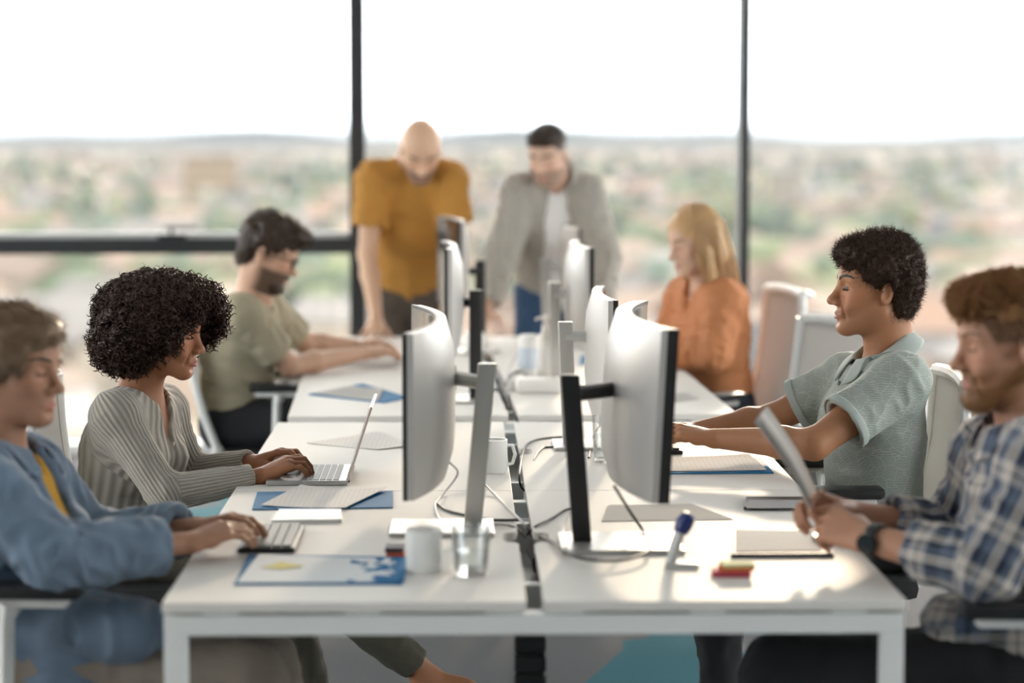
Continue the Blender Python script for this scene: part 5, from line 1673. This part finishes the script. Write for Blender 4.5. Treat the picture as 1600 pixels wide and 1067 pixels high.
# ---- blonde woman in the rust blouse (faces -x, turned to the viewer)
def p_blonde():
    Y = 9.05
    H = Head(at(1084, 378, Y - 0.03), 207, 14, 0, 1.02)
    T_ = Torso(at(1122, 612, Y + 0.05), at(1112, 512, Y + 0.02), at(1100, 444, Y), at(1072, 466, Y + 0.16), at(1134, 472, Y - 0.12), 0.90, 1.0, fem=0.9)
    shL, elL, wrL = T_.shL, at(1118, 552, Y - 0.22), at(1046, 552, Y - 0.1)
    shR, elR, wrR = T_.shR, at(1042, 540, Y + 0.18), at(1000, 545, Y + 0.12)
    piv = ground_of(T_.pel)
    prims = T_.prims(-0.006) + neck_prim(H, T_.neck, 0.047) + head_prims(H, 1.0, False, 0.95)
    prims += arm_prims(shL, elL, wrL, 0.82) + arm_prims(shR, elR, wrR, 0.82)
    prims += hand_prims(wrL, V3(-1, 0.1, -0.1), (0, -0.2, 1), False, curl=(18, 30, 15), s=0.95)
    prims += hand_prims(wrR, V3(-1, -0.1, -0.1), (0, 0.2, 1), True, curl=(18, 30, 15), s=0.95)
    o, v, f = person_root('woman with long blond hair in a rust orange blouse beside the window', prims, 0.006, piv, face_col(H, (0.60, 0.38, 0.27), (0.52, 0.20, 0.16)))
    arms = [(shL, elL, wrL, 1.92), (shR, elR, wrR, 1.92)]
    sdf_obj('rust_blouse', shirt_prims(T_, arms, 0.98, 0.022, 0.070, vee=0.13, vw=0.035), 0.008, mat('rust_blouse_cloth', (0.60, 0.235, 0.095), 0.7, bump=(200, 0.2), trans=0.12), o, 0.010, shirt_bones(T_, arms), 8.5, piv=piv)
    hips = [T_.pel - T_.S * 0.085 - T_.up * 0.05, T_.pel + T_.S * 0.085 - T_.up * 0.05]
    knees = [at(975, 640, Y + 0.15), at(985, 645, Y - 0.1)]
    anks = [V3(q[0] + 0.03, q[1], 0.1) for q in knees]
    legs_obj(o, piv, T_, hips, knees, anks, mat('dark_navy_trousers', (0.02, 0.025, 0.04), 0.9), b=0.9)
    for q in anks: shoe_obj(o, piv, q, (-1, 0, 0), M_black, 0.008, 0.85)
    brows(H, o, piv, hairmat('light_brow', (0.25, 0.15, 0.07), 0.0), prims=prims)
    m = hairmat('blond_hair', (0.66, 0.42, 0.21), 0.35, 0.42)
    hp = [H.E((-0.014, 0, 0.046), (0.108, 0.090, 0.092), 0.02), H.E((-0.060, 0, -0.04), (0.062, 0.088, 0.10), 0.03), H.C((-0.08, 0.0, -0.10), (-0.105, 0.0, -0.25), 0.062, 0.040, 0.05, flat=((1, 0, 0), 1.2)),
          H.C((0.0, 0.075, -0.03), (0.005, 0.080, -0.20), 0.030, 0.018, 0.03), H.C((0.0, -0.075, -0.03), (0.005, -0.080, -0.20), 0.030, 0.018, 0.03),
          H.E((0.115, 0, -0.015), (0.058, 0.105, 0.088), 0.012, 's')]
    r = np.random.default_rng(61)
    def st(v, f):
        # long strands from the parting over the head and down
        n = 900
        s = np.linspace(0, 1, 22)
        sd = np.where(r.uniform(0, 1, n) < 0.5, 1.0, -1.0)
        a = r.uniform(0.25, 2.9, n)                      # direction: 0 to the face, pi to the back
        dx, dy = np.cos(a), sd * np.sin(a)
        r0 = 1.0 + r.uniform(-0.01, 0.06, n)
        P = np.zeros((n, 22, 3))
        ln = r.uniform(0.20, 0.32, n) - 0.08 * (dx > 0.2)
        for i, t in enumerate(s):
            th = np.minimum(t / 0.45, 1) * (math.pi / 2) * 1.02
            drop = np.maximum(t - 0.45, 0) / 0.55 * ln
            ex, ey, ez = 0.108, 0.090, 0.094
            P[:, i, 0] = -0.012 + ex * r0 * np.sin(th) * dx - 0.12 * drop * (dx < 0) + 0.012 * np.sin(t * 9 + a * 7) * (t > 0.4)
            P[:, i, 1] = ey * r0 * np.sin(th) * dy * (1 - 0.25 * np.maximum(t - 0.5, 0)) + 0.006 * np.sin(t * 11 + a * 5) * (t > 0.4)
            P[:, i, 2] = 0.046 + ez * r0 * np.cos(th) - drop
        keep = ~((dx > 0.45) & (np.abs(dy) < 0.9))
        P = P[keep]
        return [tubes(H.c + (P * H.s) @ H.R.T, 0.0024 * np.concatenate([np.ones(18), [0.9, 0.7, 0.5, 0.2]]), 4)]
    hair_obj(o, piv, hp, 0.007, m, st, 0.003, 40)
    return o
import time
def build_people():
    for fn in (p_curly, p_polo, p_denim, p_plaid, p_khaki, p_ochre, p_grey, p_blonde):
        t0 = time.time()
        o = fn()
        print('PERSON', fn.__name__, round(time.time() - t0, 1), sum(len(c.data.polygons) for c in [o] + list(o.children)))
build_people()
# ------------------------------------------------------------------ chairs in place
chair(-1.02, 4.98, -3, 'white task chair with black armrest carrying the woman in denim')
chair(-0.92, 6.15, 2, 'white mesh task chair carrying the curly haired woman in the ribbed top', arms=False)
chair(-0.88, 8.76, 4, 'white task chair carrying the bearded man in the khaki tee')
chair(0.865, 6.27, 180, 'white task chair with top handle carrying the man in the polo shirt', zs=1.0)
chair(1.05, 4.78, 178, 'white task chair with black armrest carrying the man in plaid')
chair(0.88, 7.92, 213, 'empty white mesh task chair standing behind the man in the polo shirt', zs=1.0)
chair(0.75, 9.02, 192, 'white task chair carrying the blond woman in the rust blouse', zs=1.04, arms=False)

# ------------------------------------------------------------------ monitors in place
DA = 91.15
monitor((-0.175, 5.40), 180 + 1.15, 0.86, 0.365, 0.857, 1.35, M_silver, (-0.092, 5.28), M_alu, 1.128, 'big curved silver backed monitor before the woman in denim', lean=0.09)
monitor((0.268, 5.33), 0 + 1.15, 0.86, 0.375, 0.862, 1.35, M_silver, (0.157, 5.08), M_black, 1.123, 'big curved monitor on a black column before the man in plaid', lean=0.075, tilt=-0.05, base=(0.27, 0.24), bz=0.024)
monitor((0.260, 6.70), 0 + 1.15, 0.61, 0.365, 0.825, 1.8, M_silver, (0.170, 6.70), M_alu, 1.107, 'flatter silver monitor before the man in the polo shirt', lean=0.04, bz=0.014)
monitor((0.240, 8.30), 3, 0.61, 0.365, 0.89, 1.8, M_silver, (0.163, 8.30), M_alu, 1.118, 'silver monitor beside the pump bottle, before the empty chair', lean=0.03, bz=0.016)
monitor((0.240, 9.80), 3, 0.61, 0.365, 0.895, 1.8, M_silver, (0.155, 9.80), M_alu, 1.12, 'farthest silver monitor before the man in the grey overshirt', lean=0.03)
monitor((-0.210, 7.95), 183, 0.61, 0.365, 0.905, 1.8, M_silver, (-0.125, 7.85), M_black, 1.12, 'silver monitor on a dark column behind the big curved one')
monitor((-0.237, 9.55), 183 + 7, 0.61, 0.365, 0.935, 1.8, M_silver, (-0.133, 9.60), M_black, 1.125, 'farthest dark monitor turned towards the man in khaki')

# ------------------------------------------------------------------ things on the desks
def quad(px, z, th=0.0015):
    P = [onz(a, b, z) for a, b in px]
    return P
def sheet(name, px, z, th, m, label, cat, group=None, curl=0.0, parent=None, root_at=None):
    """a flat thing whose corners are read at the desk's height; curl lifts its middle or a corner a little"""
    P = quad(px, z)
    c = np.mean(P, 0) if root_at is None else root_at
    n = 8
    v, f = [], []
    for top in (1, 0):
        for i in range(n + 1):
            for j in range(n + 1):
                a, b = i / n, j / n
                p = P[0] * (1 - a) * (1 - b) + P[1] * a * (1 - b) + P[2] * a * b + P[3] * (1 - a) * b
                lift = curl * (abs(2 * a - 1) ** 2) * (0.4 + 0.6 * b)
                v.append((p[0] - c[0], p[1] - c[1], z - c[2] + lift + (th if top else 0)))
    N = (n + 1) ** 2
    for i in range(n):
        for j in range(n):
            a = i * (n + 1) + j
            q = (a, a + n + 1, a + n + 2, a + 1)
            f.append(q); f.append(tuple(k + N for k in q[::-1]))
    def rim(i, j): return i * (n + 1) + j
    per = [(i, 0) for i in range(n)] + [(n, j) for j in range(n)] + [(i, n) for i in range(n, 0, -1)] + [(0, j) for j in range(n, 0, -1)]
    for k in range(len(per)):
        a, b = rim(*per[k]), rim(*per[(k + 1) % len(per)])
        f.append((a, a + N, b + N, b))
    me = mesh(name, v, f)
    bm = bmesh.new(); bm.from_mesh(me); bmesh.ops.recalc_face_normals(bm, faces=list(bm.faces)); bm.to_mesh(me); bm.free()
    o = link(name, me, m, parent, True)
    me.set_sharp_from_angle(angle=math.radians(40))
    o.location = (0, 0, 0) if parent is not None and root_at is not None else [float(x) for x in c]
    if label: tag(o, label, cat, group)
    return o
def printed(name, base, ink, kind, scale=60):
    """paper with print: 'text' lines or a 'blue' picture along one end"""
    m = mat(name, base, 0.8, spec=0.1)
    nt = m.node_tree
    t = nt.nodes.new('ShaderNodeTexCoord')
    sp = nt.nodes.new('ShaderNodeSeparateXYZ')
    nt.links.new(t.outputs['Generated'], sp.inputs[0])
    n = nt.nodes.new('ShaderNodeTexNoise'); n.inputs['Scale'].default_value = 5 if kind == 'blue' else 40
    nt.links.new(t.outputs['Generated'], n.inputs['Vector'])
    if kind == 'blue':
        k = mth(nt, 'GREATER_THAN', mth(nt, 'ADD', sp.outputs[0], mth(nt, 'MULTIPLY', mth(nt, 'SUBTRACT', n.outputs['Fac'], 0.5), 0.9)), 0.80)
    else:
        w = mth(nt, 'GREATER_THAN', mth(nt, 'SINE', mth(nt, 'MULTIPLY', sp.outputs[0], scale)), 0.55)
        k = mth(nt, 'MULTIPLY', w, mth(nt, 'GREATER_THAN', n.outputs['Fac'], 0.47))
        k = mth(nt, 'MULTIPLY', k, mth(nt, 'LESS_THAN', mth(nt, 'ABSOLUTE', mth(nt, 'SUBTRACT', sp.outputs[1], 0.5)), 0.40))
        k = mth(nt, 'MULTIPLY', k, 0.13)
    mx = nt.nodes.new('ShaderNodeMix'); mx.data_type = 'RGBA'
    mx.inputs[6].default_value = (*base, 1); mx.inputs[7].default_value = (*ink, 1)
    nt.links.new(k, mx.inputs[0])
    nt.links.new(mx.outputs[2], nt.nodes['Principled BSDF'].inputs['Base Color'])
    return m
M_blue = mat('blue_folder', (0.012, 0.15, 0.34), 0.6, spec=0.08)
M_navy = mat('navy_board', (0.012, 0.02, 0.06), 0.5, spec=0.1)
M_printb = printed('blue_print', (0.72, 0.74, 0.76), (0.02, 0.15, 0.33), 'blue')
M_text = printed('text_print', (0.76, 0.72, 0.69), (0.12, 0.11, 0.12), 'text', 150)
M_yel = mat('yellow_note', (0.62, 0.55, 0.18), 0.8)
Z0 = TH + 0.0005
def folder(label, px, pxs, mp, curl=0.01, note=None):
    f = sheet('document_folder', px, Z0, 0.003, M_blue, label, 'folder')
    s = sheet('paper_sheet', pxs, Z0 + 0.0035, 0.001, mp, None, None, curl=curl)
    s.parent = f; s.location = [a - b for a, b in zip(s.location, f.location)]
    s.name = 'printed_page'
    if note:
        n = sheet('sticky_note', note, Z0 + 0.0065, 0.0008, M_yel, None, None)
        n.parent = f; n.location = [a - b for a, b in zip(n.location, f.location)]
    return f
folder('blue folder with a picture print and a yellow note, nearest the desk end', [(366, 914), (628, 914), (640, 872), (388, 868)], [(370, 911), (632, 909), (636, 874), (405, 868)], M_printb, 0.003, [(408, 886), (440, 889), (475, 884), (440, 878)])
folder('teal blue folder under a curled white page beside the laptop', [(394, 797), (614, 794), (614, 768), (402, 770)], [(408, 791), (540, 795), (606, 766), (470, 762)], M_text, 0.008)
folder('blue folder half covered by a white page on the far left desktop', [(482, 617), (600, 630), (640, 624), (640, 600), (560, 601)][:2] + [(640, 622), (566, 600)], [(492, 615), (590, 627), (600, 608), (548, 604)], M_paper, 0.004)
folder('bright blue folder holding printed papers before the polo shirt man', [(1010, 741), (1209, 740), (1188, 716), (1010, 718)], [(1012, 737), (1198, 735), (1170, 711), (1012, 716)], M_text, 0.004)
sheet('paper_sheet', [(480, 693), (590, 703), (650, 697), (592, 676)], Z0, 0.0012, M_text, 'white drawn sheet lying behind the open laptop screen', 'paper', curl=0.004)
sheet('paper_sheet', [(940, 815), (1146, 812), (1080, 788), (950, 790)], Z0, 0.0012, M_paper, 'blank sheet lying under the big curved monitor with the black column', 'paper', curl=0.001)
sheet('paper_sheet', [(1030, 632), (1092, 624), (1070, 614), (1030, 618)], Z0, 0.0012, M_paper, 'small white sheet near the corner of the far right desktop', 'paper', curl=0.003)
sheet('paper_sheet', [(505, 572), (620, 576), (640, 556), (540, 553)], Z0, 0.0012, M_paper, 'white sheet under the hand of the man in khaki', 'paper', curl=0.002)
sheet('paper_sheet', [(810, 590), (858, 612), (905, 600), (850, 578)], Z0, 0.0012, M_paper, 'white sheet under the pump bottle on the far desk', 'paper', curl=0.001)
sheet('paper_sheet', [(905, 572), (935, 566), (935, 552), (908, 556)], Z0, 0.0016, M_blue, 'scrap of blue card behind the monitor beside the pump bottle', 'paper')
# clipboard
cb = sheet('clipboard', [(1142, 871), (1303, 870), (1292, 832), (1148, 830)], Z0, 0.008, M_navy, 'navy clipboard with typed page under the plaid man\'s hands', 'clipboard')
pg = sheet('page', [(1150, 862), (1283, 861), (1272, 830), (1150, 828)], Z0 + 0.0085, 0.001, M_text, None, None)
pg.parent = cb; pg.location = [a - b for a, b in zip(pg.location, cb.location)]
ck = MB().box(-0.02, 0.02, -0.045, 0.045, 0.008, 0.018, 0.003).build('clip', M_alu, cb)
q_ = onz(1286, 851, Z0) - np.array(cb.location); ck.location = (float(q_[0]), float(q_[1]), 0.0)
# tablets / phones
tb = sheet('tablet', [(1162, 796), (1262, 796), (1255, 780), (1166, 780)], Z0, 0.007, M_black, 'black edged tablet lying on the seam between the right desktops', 'tablet')
ts = sheet('screen', [(1166, 794), (1258, 794), (1252, 781), (1169, 781)], Z0 + 0.0072, 0.0004, mat('pale_screen', (0.55, 0.62, 0.66), 0.08), None, None)
ts.parent = tb; ts.location = [a - b for a, b in zip(ts.location, tb.location)]
nb = sheet('notebook', [(424, 818), (534, 816), (533, 800), (436, 800)], Z0, 0.008, mat('white_cover', (0.85, 0.84, 0.82), 0.4), 'slim white notebook behind the hands of the woman in denim', 'notebook')
ne = sheet('page_block', [(428, 817), (533, 815), (532, 801), (438, 801)], Z0 - 0.0003, 0.005, mat('page_edge', (0.35, 0.22, 0.17), 0.8), None, None)
ne.parent = nb; ne.location = [a - b for a, b in zip(ne.location, nb.location)]
# keyboards
def keyboard(c, rz, W, D, m, mk, label, cols=14, rows=5):
    r = empty('keyboard', (c[0], c[1], Z0), rz)
    tag(r, label, 'keyboard')
    MB().box(-D / 2, D / 2, -W / 2, W / 2, 0, 0.012, 0.003).build('case', m, r)
    kw, kd = W * 0.96 / cols, D * 0.88 / rows
    me = None
    for i in range(rows):
        for j in range(cols):
            if me is None:
                k = MB().box(-kd * 0.42, kd * 0.42, -kw * 0.42, kw * 0.42, 0, 0.006).build('key', mk, r)
                me = k.data
            else:
                k = bpy.data.objects.new('key', me); COL.objects.link(k); k.parent = r
            k.location = (-D * 0.44 + kd * (i + 0.5), -W * 0.48 + kw * (j + 0.5), 0.012)
    return r
kb = onz(432, 846, TH)
keyboard((kb[0] - 0.01, kb[1], 0), math.radians(1), 0.30, 0.125, M_black, mat('grey_key', (0.35, 0.35, 0.34), 0.5), 'grey keyed keyboard under the hands of the woman in denim')
kp = onz(1012, 695, TH)
keyboard((kp[0] + 0.02, kp[1], 0), math.radians(181), 0.42, 0.13, M_black, mat('black_key', (0.02, 0.02, 0.02), 0.5), 'black keyboard under the hands of the polo shirt man')
# laptop of the curly-haired woman
def laptop():
    a, b = onz(413, 760, TH), onz(541, 759, TH)
    W, D = 0.30, float(b[0] - a[0])
    r = empty('laptop', (b[0], b[1] + W / 2, Z0), B1A)
    tag(r, 'open silver laptop with glossy thin screen before the curly haired woman', 'laptop')
    ba = MB().box(-D, 0, -W / 2, W / 2, 0, 0.013, 0.004).build('base', mat('laptop_grey', (0.42, 0.41, 0.40), 0.35, metal=0.6), r)
    kd, kw = 0.0175, 0.0195
    mk = mat('laptop_key', (0.30, 0.30, 0.30), 0.5)
    me = None
    for i in range(5):
        for j in range(14):
            if me is None:
                k = MB().box(-kd * 0.43, kd * 0.43, -kw * 0.44, kw * 0.44, 0, 0.0018).build('key', mk, ba); me = k.data
            else:
                k = bpy.data.objects.new('key', me); COL.objects.link(k); k.parent = ba
            k.location = (-0.022 - kd * (i + 0.5), -W * 0.455 + kw * (j + 0.5), 0.0130)
    MB().box(-D + 0.012, -D + 0.082, -0.05, 0.05, 0.0130, 0.0134).build('trackpad', M_black, ba)
    t = math.radians(18)
    s = MB().box(-0.003, 0.004, -W / 2, W / 2, 0, 0.205, 0.0025)
    s.bm.transform(T(0, 0, 0.012) @ Matrix.Rotation(t, 4, 'Y'))
    so = s.build('lid', mat('laptop_rose', (0.62, 0.52, 0.48), 0.2, metal=0.7), r)
    s2 = MB().box(-0.0042, -0.003, -W / 2 + 0.006, W / 2 - 0.006, 0.012, 0.198)
    s2.bm.transform(T(0, 0, 0.012) @ Matrix.Rotation(t, 4, 'Y'))
    s2.build('display', M_screen, so)
    MB().tube([(0.0, -W / 2 + 0.02, 0.010), (0.0, W / 2 - 0.02, 0.010)], 0.006, 8).build('hinge', M_black, r)
laptop()
# mugs, glasses
M_china = mat('white_china', (0.80, 0.80, 0.78), 0.2)
def mug(px, py, r, h, hang, label):
    c = onz(px, py, TH)
    o = empty('mug', (c[0], c[1], Z0), 0)
    tag(o, label, 'mug')
    MB().lathe([(0, 0), (r * 0.9, 0), (r, 0.006), (r, h), (r - 0.004, h), (r - 0.004, 0.008), (0, 0.008)], 32).build('cup', M_china, o, True)
    d = Vector((math.cos(hang), math.sin(hang), 0))
    pts = [d * (r - 0.002) + Vector((0, 0, h * 0.8)), d * (r + 0.018) + Vector((0, 0, h * 0.78)), d * (r + 0.026) + Vector((0, 0, h * 0.5)), d * (r + 0.018) + Vector((0, 0, h * 0.24)), d * (r - 0.002) + Vector((0, 0, h * 0.2))]
    MB().tube(pts, 0.005, 8).build('handle', M_china, o, True)
mug(662, 893, 0.038, 0.090, 2.2, 'white china mug beside the water glass near the desk end')
mug(772, 738, 0.036, 0.090, 0.4, 'white mug behind the silver column of the curved monitor')
mug(742, 552, 0.042, 0.085, 0.4, 'pale cup at the foot of the far dark monitor column')
G_water = glass_mat('water', (0.96, 0.98, 0.985), 0.10)
def tumbler(px, py, r0, r1, h, label, fill=0.5):
    c = onz(px, py, TH)
    o = empty('drinking_glass', (c[0], c[1], Z0))
    tag(o, label, 'glass')
    MB().lathe([(0, 0), (r0, 0), (r0 + 0.001, 0.004), (r1, h), (r1 - 0.003, h), (r0 - 0.002, 0.012), (0, 0.011)], 32).build('glass_wall', G_tumbler, o, True)
    rf = r0 + (r1 - r0) * fill - 0.004
    MB().lathe([(0, 0.0125), (r0 - 0.003, 0.0125), (rf, h * fill), (0, h * fill)], 28).build('water', G_water, o, True)
tumbler(736, 897, 0.034, 0.042, 0.100, 'clear tumbler of water next to the mug near the desk end')
tumbler(943, 722, 0.027, 0.033, 0.130, 'tall clear glass of water before the polo shirt man', 0.6)
# pump bottle and its neighbours on the far bench
def pump():
    c = onz(853, 594, TH)
    o = empty('pump_bottle', (c[0], c[1], Z0))
    tag(o, 'white pump dispenser bottle in the middle of the far desk', 'bottle')
    mw = mat('bottle_white', (0.80, 0.74, 0.68), 0.4)
    MB().lathe([(0, 0), (0.031, 0), (0.033, 0.004), (0.033, 0.155), (0.026, 0.172), (0.014, 0.178), (0.014, 0.186), (0, 0.186)], 28).build('bottle', mw, o, True)
    p = MB().lathe([(0.016, 0.180), (0.016, 0.200), (0.006, 0.202), (0.006, 0.222), (0.014, 0.224), (0.014, 0.240), (0, 0.242)], 20)
    p.tube([(0, 0, 0.232), (-0.03, -0.005, 0.232), (-0.04, -0.006, 0.224)], 0.005, 8)
    p.build('pump_head', mw, o, True)
    MB().lathe([(0.0335, 0.04), (0.0335, 0.12)], 28).build('label_band', mat('pale_label', (0.74, 0.70, 0.66), 0.6), o, True)
pump()
c = onz(826, 588, TH)
o = empty('tissue_tub', (c[0], c[1], Z0)); tag(o, 'white wipe tub with pale blue label beside the pump bottle', 'tub')
MB().lathe([(0, 0), (0.036, 0), (0.038, 0.005), (0.038, 0.15), (0.03, 0.158), (0, 0.158)], 28).build('tub', mat('tub_white', (0.82, 0.80, 0.78), 0.4), o, True)
MB().lathe([(0.0385, 0.03), (0.0385, 0.11)], 28).build('label_band', mat('blue_label', (0.55, 0.62, 0.70), 0.5), o, True)
c = onz(815, 612, TH)
o = empty('cable_box', (c[0], c[1], Z0), B2A); tag(o, 'low white cable box lying where the far wires meet', 'box')
MB().box(-0.02, 0.14, -0.05, 0.05, 0, 0.05, 0.014).build('case', mat('box_white', (0.82, 0.79, 0.76), 0.4), o, True)
MB().box(0.0, 0.12, -0.05, 0.05, 0.02, 0.021).build('seam', M_tray, o)
# stapler, sticky pads
c = onz(1055, 886, TH)
o = empty('stapler', (c[0], c[1], Z0), 0); tag(o, 'opened grey stapler with a dark blue tip standing by the clipboard', 'stapler')
MB().box(-0.022, 0.050, -0.02, 0.02, 0, 0.010, 0.004).build('base', mat('stapler_grey', (0.50, 0.52, 0.52), 0.35), o, True)
MB().tube([(-0.010, 0, 0.008), (-0.002, 0, 0.040), (0.012, -0.004, 0.082)], [0.013, 0.016, 0.015], 10, sy=0.8).build('arm', MATS['stapler_grey'], o, True)
MB().tube([(0.011, -0.003, 0.076), (0.018, -0.005, 0.094), (0.028, -0.006, 0.110), (0.031, -0.006, 0.115)], [0.016, 0.020, 0.016, 0.008], 12).build('tip', mat('ink_blue', (0.008, 0.025, 0.14), 0.35), o, True)
for k, (px, py, w, dpt, h, col, lab, dz) in enumerate([
        (1142, 899, 0.078, 0.05, 0.012, (0.42, 0.045, 0.07), 'crimson sticky pad at the bottom of the little stack', 0.0),
        (1150, 893, 0.068, 0.05, 0.008, (0.60, 0.13, 0.03), 'orange sticky pad in the middle of the little stack', 0.012),
        (1152, 888, 0.066, 0.05, 0.007, (0.50, 0.50, 0.24), 'yellow green sticky pad on top of the little stack', 0.020)]):
    c = onz(px, 899, TH)
    o = MB().box(-w / 2, w / 2, -dpt / 2, dpt / 2, 0, h, 0.001).build('sticky_pad', mat('pad_%d' % k, col, 0.7), loc=(c[0], c[1], Z0 + dz))
    o.rotation_euler = (0, 0, 0.06 * k)
    tag(o, lab, 'sticky pad')
for px, py, col, lab, dz in ((619, 868, (0.45, 0.07, 0.02), 'red little box under the dark one beside the mug', 0.0), (617, 868, (0.06, 0.045, 0.05), 'dark little box lying on the red one beside the mug', 0.011)):
    c = onz(px, py, TH)
    o = MB().box(-0.02, 0.02, -0.03, 0.03, 0, 0.011, 0.002).build('staple_box', mat('sb_%d' % px, col, 0.5), loc=(c[0], c[1], Z0 + dz))
    tag(o, lab, 'box')
# the sheets that the man in plaid holds up
def held():
    a, b = at(1268, 786, 4.86), at(1184, 652, 4.86)
    for i in range(3):
        o = empty('paper_sheet', a)
        v, f = [], []
        n = 10
        for th in (0, 0.0012):
            for k in range(n + 1):
                t = k / n
                p = a + (b - a) * t
                bend = 0.010 * math.sin(t * math.pi)
                for y in (-0.085, 0.0, 0.125):
                    q = p - a + V3(0.19 * y + bend + i * 0.003 + th + i * 0.002 * t, y + 0.006 * i, 0.004 * i * t)
                    v.append(q)
        N = (n + 1) * 3
        for k in range(n):
            for j in range(2):
                s = k * 3 + j
                f.append((s, s + 1, s + 4, s + 3)); f.append((N + s + 3, N + s + 4, N + s + 1, N + s))
        for k in range(n):
            for j in (0, 2):
                s = k * 3 + j
                f.append((s, s + 3, N + s + 3, N + s))
        for k in (0, n):
            for j in range(2):
                s = k * 3 + j
                f.append((s, s + 1, N + s + 1, N + s))
        bpy.data.objects.remove(o)
        o = link('paper_sheet', mesh('paper_sheet', v, f), M_paper, None, True)
        o.location = [float(x) for x in a]
        tag(o, ['front sheet of the papers held up by the man in plaid', 'middle sheet of the papers held up by the man in plaid', 'rear sheet of the papers held up by the man in plaid'][i], 'paper', 'sheets held by the man in plaid')
held()
# ------------------------------------------------------------------ cables
def bez(pts, n=10):
    P = [np.asarray(p, float) for p in pts]
    P = [2 * P[0] - P[1]] + P + [2 * P[-1] - P[-2]]
    out = []
    for i in range(1, len(P) - 2):
        for k in range(n):
            t = k / n
            out.append(0.5 * ((2 * P[i]) + (-P[i - 1] + P[i + 1]) * t + (2 * P[i - 1] - 5 * P[i] + 4 * P[i + 1] - P[i + 2]) * t * t + (-P[i - 1] + 3 * P[i] - 3 * P[i + 1] + P[i + 2]) * t ** 3))
    out.append(P[-2])
    return out
def cable(pts, r, m, label):
    """pts: (px, py, height above the desk); on-desk points are read at their own height"""
    W = [onz(a, b, TH + r + h) if h > -0.01 else onz(a, b, TH + h) for a, b, h in pts]
    q = bez(W)
    c = q[0]
    o = MB().tube([p - c for p in q], r, 8).build('cable', m, None, True, loc=c)
    tag(o, label, 'cable')
cable([(905, 683, 0), (870, 683, 0), (835, 688, 0), (820, 700, 0), (812, 735, 0.0), (814, 760, -0.03), (828, 772, -0.05)], 0.0028, M_cable, 'black cable curving from the silver foot into the desk gap')
cable([(895, 682, 0), (868, 697, 0), (848, 700, 0), (835, 716, 0), (828, 745, -0.03)], 0.0026, M_cable, 'black cable running straight from the silver foot into the desk gap')
cable([(955, 650, 0.10), (935, 668, 0.04), (925, 690, 0), (920, 715, 0)], 0.003, M_cable, 'short black cable hanging beside the tall water glass')
cable([(905, 795, 0.0), (885, 796, 0.0), (862, 810, 0), (838, 822, 0), (824, 835, -0.03)], 0.003, M_cable, 'dark cable from the black column bending into the gap')
cable([(960, 760, 0.14), (985, 800, 0.06), (1005, 830, 0.01), (1015, 855, 0.012), (1000, 868, 0.012), (960, 876, 0.012), (900, 870, 0.013), (860, 845, 0.0), (832, 835, -0.02)], 0.0034, M_cable, 'long cable looping over the monitor foot plate')
cable([(890, 800, 0.02), (880, 830, 0), (888, 862, 0.012), (915, 872, 0.012)], 0.003, M_cablew, 'grey cable loop beside the black monitor column')
cable([(700, 720, 0.12), (715, 740, 0.04), (690, 775, 0.0), (680, 790, 0.0), (690, 815, 0), (720, 826, 0), (760, 820, 0), (800, 822, 0), (822, 840, -0.03)], 0.003, M_cablew, 'grey cable running round the silver column into the gap')
cable([(745, 745, 0.03), (775, 775, 0), (800, 800, 0), (818, 818, 0), (830, 836, -0.03)], 0.003, M_cablew, 'grey cable crossing the left desktop towards the gap')
cable([(682, 786, 0), (700, 798, 0), (735, 806, 0), (770, 812, 0), (812, 812, 0)], 0.003, M_cable, 'dark cable lying straight across the left desktop')
cable([(705, 530, 0.02), (730, 545, 0.0), (755, 560, 0), (778, 585, 0), (788, 612, 0), (797, 640, -0.03)], 0.005, M_cable, 'dark bundle running into the gap of the far bench')
cable([(792, 615, 0), (795, 580, 0.03), (808, 555, 0.07), (825, 553, 0.07), (822, 570, 0.04), (806, 590, 0.01), (794, 618, 0)], 0.003, M_cablew, 'grey cable standing up in a loop on the far bench')
cable([(794, 610, 0), (815, 592, 0), (840, 600, 0), (870, 608, 0), (900, 596, 0)], 0.003, M_cablew, 'grey cable waving across the far bench to the right')
cable([(790, 600, 0), (800, 585, 0.02), (815, 580, 0.03), (824, 590, 0.02)], 0.005, M_cable, 'dark plug cable beside the white cable box')
cable([(845, 855, -0.05), (835, 880, -0.08), (842, 910, -0.10), (832, 940, -0.10), (840, 952, -0.10)], 0.006, M_cable, 'thick dark cable snaking down inside the near gap')
cable([(826, 860, -0.06), (840, 890, -0.09), (830, 915, -0.10), (842, 945, -0.10)], 0.006, M_cablew, 'grey cable twisting down inside the near gap')
